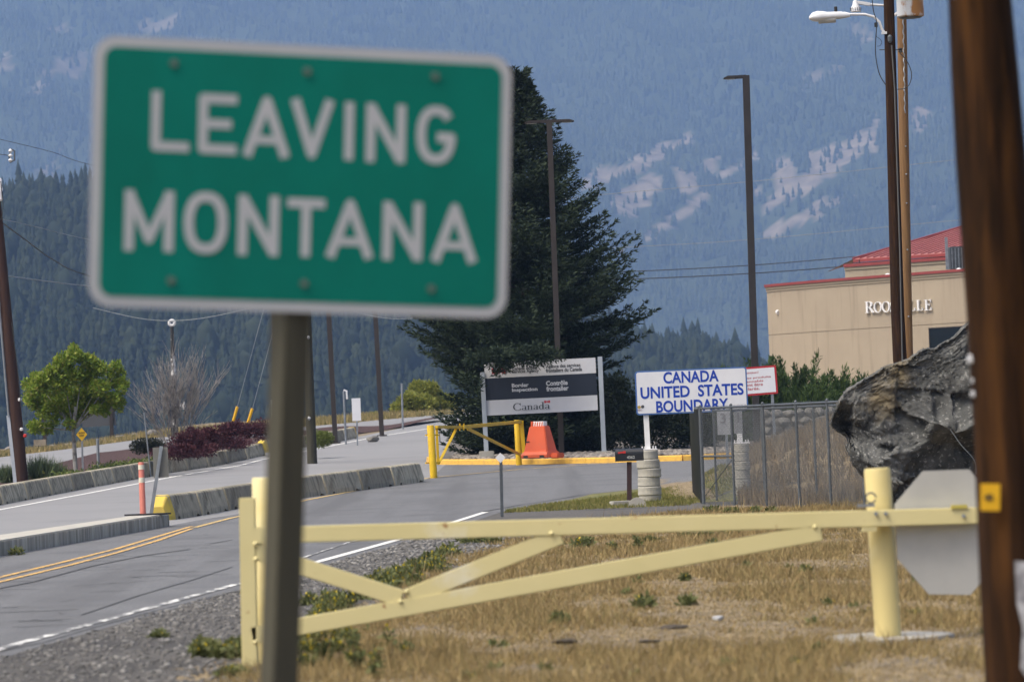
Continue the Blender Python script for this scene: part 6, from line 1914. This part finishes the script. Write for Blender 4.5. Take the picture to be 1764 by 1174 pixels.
# ================================================================ TREES AND SHRUBS
m_spruce = M('spruce_needles', (.03, .045, .025), .75, island=[(.010, .020, .012), (.018, .031, .017), (.042, .064, .032), (.013, .025, .015)], transl=.12, spec=.25)
m_spruce_dead = M('spruce_brown', (.05, .038, .022), .9)
m_bark = M('bark_dark', (.055, .042, .034), .9, (.03, .024, .02), 8, bump=.6)
def spruce(base, H, prof, label, seed, cat='tree', nbr=520):
    r_ = np.random.default_rng(seed)
    t = thing('spruce_tree', base, label, cat)
    MB().tube([base, base + Z_ * H * .5, base + Z_ * (H * .97)], [.24, .13, .02], 12).build('trunk', m_bark, t, smooth=True)
    hs = [p[0] for p in prof]; rs = [p[1] for p in prof]
    Cs, As, Ss, Ls, Ws = [], [], [], [], []
    wood = MB()
    for i in range(nbr):
        h = H * ((i + .5) / nbr) ** 1.35
        Rm = float(np.interp(h, hs, rs)) * r_.choice([.55, .75, .88, 1.0, 1.08], p=[.12, .18, .25, .3, .15])
        az = r_.random() * 6.283
        d = np.array([math.cos(az), math.sin(az), 0.0])
        side = np.array([-d[1], d[0], 0.0])
        L = max(.25, Rm)
        droop = float(np.interp(h / H, [0, .1, .35, .7, 1], [.0, -.10, -.02, .22, .7])) + r_.normal(0, .07)
        upt = .25 + .1 * r_.random()
        n = int(max(5, L / .13))
        prev = None
        for k in range(n):
            f = (k + .5) / n
            if f < .22 and L > 1.2: continue
            p = np.array([base.x, base.y, base.z + h]) + d * L * f + np.array([0, 0, droop * L * f + upt * L * f ** 3 * .9])
            tw = (.75 * (1 - f) ** .7 + .16) * min(1.0, .40 + L * .22) * (.7 + .6 * r_.random())
            for sg in (-1, 1):
                dd = unit(d * (.75) + side * sg * (.75) + np.array([0, 0, .12 + .25 * r_.random()]))
                m_ = max(2, int(tw / .085))
                for q in range(m_):
                    g = (q + .3) / m_
                    pp_ = p + dd * tw * g + np.array([0, 0, -.10 * (tw * g) ** 2])
                    for rep in range(2):
                        ax = unit(dd + r_.normal(0, .42, 3) + np.array([0, 0, .12]))
                        Cs.append(pp_); As.append(ax); Ss.append(unit(r_.normal(0, 1, 3)))
                        Ls.append(.15 + .07 * r_.random()); Ws.append(.045 + .02 * r_.random())
            if k == n - 1:
                for q in range(5):
                    Cs.append(p); As.append(unit(d + r_.normal(0, .2, 3) + np.array([0, 0, .35]))); Ss.append(unit(r_.normal(0, 1, 3))); Ls.append(.22); Ws.append(.05)
        if i % 3 == 0:
            b0 = base + Z_ * h
            wood.tube([b0, b0 + Vector(tuple(d * L * .8)) + Z_ * (droop * L * .8)], [.025, .008], 4)
    V, Fa = leaves(np.array(Cs), np.array(As), np.array(Ss), np.array(Ls), np.array(Ws))
    np_mesh('foliage', V, Fa, m_spruce, t, off=base)
    wd_ = wood.build('branches', m_bark, t); wd_['kind'] = 'stuff'
    print('spruce sprays', len(Cs))
    return t
sp_b = GY(918, 122.5)
spruce(sp_b, 12.25, [(0, 2.6), (.5, 3.0), (1.6, 2.5), (2.7, 3.1), (3.4, 3.75), (4.2, 3.85), (5.4, 3.5), (6.5, 3.05), (7.6, 2.4), (8.6, 1.8), (9.6, 1.3), (10.6, .88), (11.4, .48), (12.2, .08)], 'large dark spruce tree rising behind the inspection sign', 3, nbr=900)
# branches that hang in front of the sign's top
def branch_spray(px, Y, label_parent, seed, name='branch'):
    r_ = np.random.default_rng(seed)
    Cs, As, Ss, Ls, Ws = [], [], [], [], []
    for (u, v, rad) in px:
        c = np.array(P(u, v, Y)); n = int(260 * (rad / 14) ** 2)
        s = S(Y)
        for k in range(n):
            o = r_.normal(0, .5, 3) * rad * s * np.array([1, 1.2, .62])
            Cs.append(c + o); As.append(unit(o * .9 + np.array([r_.normal(0, .1), -.02, .03]) + r_.normal(0, .08, 3))); Ss.append(unit(r_.normal(0, 1, 3))); Ls.append(.16); Ws.append(.05)
    V, Fa = leaves(np.array(Cs), np.array(As), np.array(Ss), np.array(Ls), np.array(Ws))
    par = [o for o in bpy.data.objects if o.name == 'spruce_tree'][0]
    np_mesh(name, V, Fa, m_spruce, par, off=par.location)
branch_spray([(845, 622, 15), (868, 628, 14), (858, 640, 9), (880, 618, 15), (862, 610, 18), (905, 622, 12), (925, 627, 9), (938, 618, 12), (955, 612, 14), (900, 605, 18), (835, 612, 16), (815, 620, 14), (930, 602, 16), (873, 636, 7), (820, 663, 12), (808, 650, 14)], cy - .8, None, 8, 'foliage')
print('ok trees')

def leafy_mass(name, base, blobs, n, L, W, mat, label, cat='shrub', up=.3, trunk=None, tmat=None, group=None, parent=None, part='foliage', surf=.55, asone=False, seed=0):
    """leaves spread through ellipsoid clumps; blobs: (centre, (rx,ry,rz), weight)"""
    r_ = np.random.default_rng(seed + 100)
    tot = sum(b[2] for b in blobs)
    Cs, As = [], []
    for c, rad, w in blobs:
        k = int(n * w / tot)
        d = unit(r_.normal(size=(k, 3)))
        rr = (r_.random((k, 1)) ** surf)
        Cs.append(np.array(c) + d * rr * np.array(rad)); As.append(unit(d + r_.normal(0, .7, (k, 3)) + np.array([0, 0, up])))
    C = np.concatenate(Cs); A = np.concatenate(As)
    m_ = len(C)
    V, Fa = leaves(C, A, unit(r_.normal(size=(m_, 3))), L * (.7 + .6 * r_.random(m_)), W * (.7 + .6 * r_.random(m_)), .08)
    if asone:
        o = np_mesh(name, V, Fa, mat, None, off=base); o.location = base
        return tag(o, label, cat, group)
    t = parent or thing(name, base, label, cat, group)
    np_mesh(part, V, Fa, mat, t, off=base)
    return t
# leafy green tree on the left
m_leaf = M('leaf_green', (.12, .17, .02), .6, island=[(.09, .16, .018), (.18, .27, .03), (.29, .35, .05), (.12, .20, .02), (.32, .30, .07)], transl=.35, spec=.3)
lt_b = GY(131, 119)
s = S(119)
def lp2(u, v, dy=0): return P(u, v, 119 + dy)
r_ = random.Random(4)
blobs = []
crown = [(128, 612, 16), (108, 622, 16), (152, 622, 16), (90, 640, 16), (70, 655, 16), (175, 635, 14), (200, 632, 12), (195, 655, 15), (210, 660, 12), (120, 645, 22), (150, 650, 22), (172, 668, 18), (98, 668, 20), (60, 672, 16), (55, 690, 14), (80, 690, 18), (120, 680, 24), (150, 685, 20), (180, 690, 14), (196, 684, 10), (208, 672, 8), (110, 705, 18), (135, 706, 20), (128, 722, 13), (150, 700, 16), (165, 705, 10), (60, 735, 13), (80, 738, 12), (92, 725, 10), (120, 730, 9), (204, 702, 8), (64, 700, 9), (47, 684, 8), (210, 642, 6), (127, 600, 8), (60, 648, 8), (48, 662, 11), (92, 700, 15), (204, 690, 11), (75, 712, 12), (180, 706, 11)]
for u, v, rad in crown:
    blobs.append((lp2(u, v, r_.uniform(-.8, .8) * (1 if rad > 12 else .5)), (rad * s, rad * s * 1.1, rad * s * .85), rad ** 2))
lt = leafy_mass('leafy_tree', lt_b, blobs, 15000, .115, .085, m_leaf, 'small leafy bright green tree behind the concrete barriers on the left', 'tree', seed=1)
m_white_bark = M('bark_white', (.30, .29, .27), .8, (.10, .095, .09), 3, .45, .6, bump=.4)
tk = MB().tube([lt_b, lp2(128, 770), lp2(126, 735), lp2(130, 700)], [.075, .065, .055, .04], 10)
tk.build('trunk', m_white_bark, lt, smooth=True)
lm = MB()
for e in ((95, 690), (70, 735), (160, 680), (140, 650), (110, 650), (180, 690), (70, 665), (195, 650)):
    lm.tube([lp2(127, 740), lp2((127 + e[0]) / 2, (735 + e[1]) / 2 + 4), lp2(e[0], e[1])], [.028, .018, .008], 6)
lmo = lm.build('limbs', m_white_bark, lt); lmo['kind'] = 'stuff'
# bare shrub
def bare_tree(base, tips, label, Y):
    t = thing('bare_shrub', base, label, 'shrub')
    r_ = random.Random(9)
    mb = MB()
    def br(p, d, L, r, depth):
        if depth == 0 or L < .08: return
        pts = [p]; q = p.copy(); dd = d.copy()
        for i in range(4):
            dd = (dd + Vector((r_.uniform(-.12, .12), r_.uniform(-.12, .12), r_.uniform(-.02, .10)))).normalized()
            q = q + dd * L / 4; pts.append(q.copy())
            if i > 0 and depth > 1:
                for _ in range(3 if depth > 2 else 2):
                    nd = (dd + Vector((r_.uniform(-.7, .7), r_.uniform(-.6, .6), r_.uniform(-.1, .6)))).normalized()
                    br(q.copy(), nd, L * r_.uniform(.4, .62), r * .55, depth - 1)
        mb.tube(pts, [r, r * .85, r * .7, r * .55, r * .4], 5, cap=False)
    for (u, v) in tips:
        e = P(u, v, Y); d = (e - base); br(base + Vector((r_.uniform(-.1, .1), 0, 0)), d.normalized(), d.length * .74, .026, 3)
    o = mb.build('branches', M('bare_bark', (.30, .28, .27), .8, (.14, .13, .125), 6), t)
    o['kind'] = 'stuff'
bare_tree(GY(300, 138), [(252, 668), (262, 690), (270, 650), (282, 640), (300, 640), (318, 632), (335, 650), (355, 660), (368, 665), (350, 690), (245, 700), (330, 640), (290, 650), (310, 655)], 'leafless grey shrub with spreading twigs around the mottled pole', 138)
# purple barberry shrubs
m_purple = M('barberry', (.05, .012, .02), .7, island=[(.035, .010, .016), (.07, .018, .028), (.10, .028, .035), (.045, .012, .02)], transl=.2)
for i, (u, v, w, h, lab) in enumerate(((318, 768, 60, 40, 'leftmost purple barberry shrub, below the bare shrub'), (350, 758, 54, 34, 'purple barberry shrub left of the longer yellow guy guard'), (385, 752, 52, 40, 'purple barberry shrub under the longer yellow guy guard'), (420, 746, 46, 30, 'purple barberry shrub under the shorter yellow guy guard'), (455, 744, 52, 40, 'tall purple barberry shrub beside the green sign post'), (300, 782, 60, 22, 'low purple shrub spreading beside the round dark bush'), (340, 780, 70, 22, 'low purple shrub right above the middle barriers'), (400, 766, 70, 22, 'low purple shrub above the last barriers of the long row'))):
    Y = 118 + (u - 300) * .14
    c = P(u, v - h * .1, Y); s_ = S(Y); b = Vector((c.x, c.y, gz(c.x, c.y)))
    rr_b = random.Random(i)
    bl2 = [((c.x, c.y, c.z), (w * s_ * .5, w * s_ * .5, h * s_ * .5), 3)] + [((c.x + rr_b.uniform(-.5, .5) * w * s_, c.y, c.z + rr_b.uniform(-.1, .35) * h * s_), (w * s_ * .2, w * s_ * .2, h * s_ * .28), .8) for _ in range(6)]
    leafy_mass('barberry_shrub', b, bl2, 3000, .10, .05, m_purple, lab, group='purple barberry shrubs', up=.6, asone=True, seed=i)
m_dkbush = M('bush_dark', (.02, .025, .018), .85, island=[(.014, .018, .014), (.03, .036, .022), (.02, .026, .02)])
c = P(252, 768, 119); leafy_mass('round_bush', Vector((c.x, c.y, gz(c.x, c.y))), [((c.x - .15, c.y, c.z), (.36, .36, .24), 1), ((c.x + .22, c.y, c.z), (.36, .36, .24), 1)], 3600, .07, .04, m_dkbush, 'rounded nearly black clipped bush left of the purple shrubs', asone=True)
m_lav = M('lavender_green', (.07, .10, .05), .8, island=[(.05, .08, .035), (.09, .125, .06), (.12, .15, .08)], transl=.2)
for i, (u, v, w, h, lab) in enumerate(((72, 826, 44, 30, 'spiky green plant clump right of the left utility pole'), (95, 828, 36, 20, 'low green plant beside the spiky clump above the barriers'), (14, 832, 26, 20, 'small green plant clump left of the left utility pole'))):
    g = GY(u, 112.5); n = 900
    a = rng.random(n) * 6.283; l = rng.random(n) * 1.0
    D = unit(np.stack([np.cos(a) * l, np.sin(a) * l, np.ones(n)], 1))
    C = np.array(g)[None] + np.stack([rng.normal(0, w * .22 * S(112), n), rng.normal(0, .15, n), np.zeros(n) + .1], 1)
    V, Fa = leaves(C, D, rnd_dirs(n), (.35 + .45 * rng.random(n)) * h / 26, np.full(n, .035))
    o = np_mesh('spiky_plant', V, Fa, m_lav, None, off=g); o.location = g; tag(o, lab, 'plant')
n = 9000
f = rng.random(n)
GC = [G(u, v) + Vector((0, .55, 0)) for u, v in ((95, 840), (180, 824), (250, 812), (300, 802), (345, 795))]
GL = lerp_list(GC, 200); idx = (f * 199).astype(int)
C = np.stack([np.array([GL[i].x for i in idx]) + rng.normal(0, .25, n), np.array([GL[i].y for i in idx]) + .3 + rng.random(n) * 2.6, np.array([gz(GL[i].x, GL[i].y) for i in idx]) + .08 + rng.random(n) * .34 * (fbm(f * 30, f * 7, 9) * 1.4)], 1)
V, Fa = leaves(C, unit(rnd_dirs(n) + np.array([0, 0, .5])), rnd_dirs(n), np.full(n, .10), np.full(n, .06))
m_gc = M('ground_cover', (.06, .10, .02), .8, island=[(.035, .06, .015), (.07, .11, .022), (.11, .15, .035), (.16, .17, .05)], transl=.25)
tag(np_mesh('ground_cover', V, Fa, m_gc), 'green ground cover along the top of the long barrier row', 'ground cover', kind='stuff')
# round green shrub in the median
m_shr = M('shrub_olive', (.12, .15, .03), .75, island=[(.08, .11, .02), (.14, .18, .035), (.20, .22, .06)], transl=.3)
c = P(550, 754, 134); leafy_mass('round_shrub', Vector((c.x, c.y, gz(c.x, c.y))), [((c.x, c.y, c.z - .05), (.5, .45, .30), 3), ((c.x + .2, c.y, c.z), (.3, .3, .22), 1)], 4200, .07, .035, m_shr, 'rounded olive green shrub right of the green sign post in the median', asone=True)
# yellow-green bush at the crest
m_yg = M('willow_yellow', (.2, .22, .03), .7, island=[(.13, .17, .03), (.22, .24, .04), (.30, .30, .06), (.16, .18, .035)], transl=.35)
c = P(725, 690, 205); s_ = S(205)
bb_ = Vector((c.x, c.y, gz(c.x, c.y)))
leafy_mass('yellow_bush', bb_, [((P(u, v, 205 + dy)), (r * s_, r * s_, r * s_ * .85), r * r) for u, v, r, dy in ((728, 680, 24, 0), (748, 690, 20, 1), (705, 695, 20, -1), (688, 706, 13, 0), (730, 700, 22, -1), (760, 700, 18, 0), (775, 695, 14, 1), (720, 668, 12, 0), (742, 670, 12, 0))], 14000, .26, .12, m_yg, 'yellow green bush at the road crest left of the spruce', asone=True)
c = P(645, 716, 200); leafy_mass('yellow_bush', Vector((c.x, c.y, gz(c.x, c.y))), [((c.x, c.y, c.z - .1), (.5, .4, .25), 1)], 900, .15, .06, m_yg, 'tiny olive bush on the far verge by the median lamp post', asone=True)

# junipers on the right
m_jun = M('juniper_green', (.05, .09, .02), .75, island=[(.018, .040, .010), (.038, .074, .015), (.075, .12, .024), (.028, .055, .012)], transl=.2)
def juniper(u, vt, vb, w, Y, label, seed, n=9000):
    r_ = np.random.default_rng(seed)
    b = GY(u, Y); s = S(Y)
    top = P(u, vt, Y); H = top.z - b.z; Wm = w * s / 2
    t = thing('juniper_shrub', b, label, 'shrub', 'spreading junipers below the building')
    wood = MB()
    Cs, As, Ss, Ls, Ws = [], [], [], [], []
    nb = 120
    for i in range(nb):
        az = r_.random() * 6.283; el = r_.uniform(.1, 1.15)
        d = np.array([math.cos(az) * math.cos(el), math.sin(az) * math.cos(el) * .8, math.sin(el)])
        tip = np.array([d[0] * Wm, d[1] * Wm, d[2] * H]) * r_.uniform(.72, 1.06)
        if i < 14: wood.tube([b, b + Vector(tuple(tip * .5)), b + Vector(tuple(tip * .9))], [.04, .025, .01], 5)
        m_ = n // nb
        f = r_.random(m_) ** .45
        p = tip[None] * f[:, None] + np.array([b.x, b.y, b.z])
        ax = unit(tip / (np.linalg.norm(tip) + 1e-6) + np.array([0, 0, .35]))
        off = r_.normal(0, .12, (m_, 3)) * (1.15 - f[:, None] * .85)
        Cs.append(p + off); As.append(unit(ax[None] + off * 3 + r_.normal(0, .35, (m_, 3)))); Ss.append(unit(r_.normal(size=(m_, 3))))
        Ls.append(.13 + .10 * r_.random(m_)); Ws.append(.035 + .03 * r_.random(m_))
    V, Fa = leaves(np.concatenate(Cs), np.concatenate(As), np.concatenate(Ss), np.concatenate(Ls), np.concatenate(Ws))
    np_mesh('foliage', V, Fa, m_jun, t, off=b)
    wood.build('stems', m_bark, t)['kind'] = 'stuff'
for args in ((1235, 624, 700, 120, 132, 'low juniper just right of the boundary sign top edge', 1, 8000), (1300, 608, 700, 150, 131, 'juniper around the foot of the black square lamp post', 2, 17000), (1372, 603, 700, 200, 133, 'tallest juniper below the left corner of the building', 3, 24000),
             (1440, 618, 700, 150, 132, 'juniper between the tallest juniper and the boulder', 4, 17000), (1500, 630, 705, 120, 134, 'juniper showing just above the boulder by the utility poles', 5, 9000), (1400, 655, 720, 150, 130.5, 'low front juniper directly above the chain link fence', 6, 12000),
             (1300, 655, 730, 120, 130.5, 'low front juniper behind the red bordered sign', 7, 9000)):
    juniper(*args)
m_dksh = M('shrub_dark', (.02, .03, .014), .8, island=[(.012, .02, .01), (.028, .042, .018), (.018, .03, .014)], transl=.1)
for i, (u, vt, w, Y, lab) in enumerate(((1075, 640, 90, 121, 'dark shrub in the shade between inspection sign and boundary sign'), (1130, 652, 110, 122, 'dark shrub behind the left half of the boundary sign'), (1190, 655, 110, 123, 'dark shrub behind the right half of the boundary sign'), (1010, 700, 90, 121.5, 'dark low shrub under the right end of the inspection sign'), (960, 715, 90, 122, 'dark low shrub behind the orange barrier'))):
    b = GY(u, Y); top = P(u, vt, Y); H = top.z - b.z; s_ = S(Y)
    leafy_mass('dark_shrub', b, [((b.x, b.y, b.z + H * .42), (w * s_ * .55, w * s_ * .4, H * .55), 3)] + [((b.x + r_.uniform(-.6, .6), b.y - .3, b.z + H * r_.uniform(.2, .85)), (.4, .4, .3), .5) for _ in range(7)], 7500, .15, .06, m_dksh, lab, group='dark shrubs behind the signs', asone=True, seed=i)
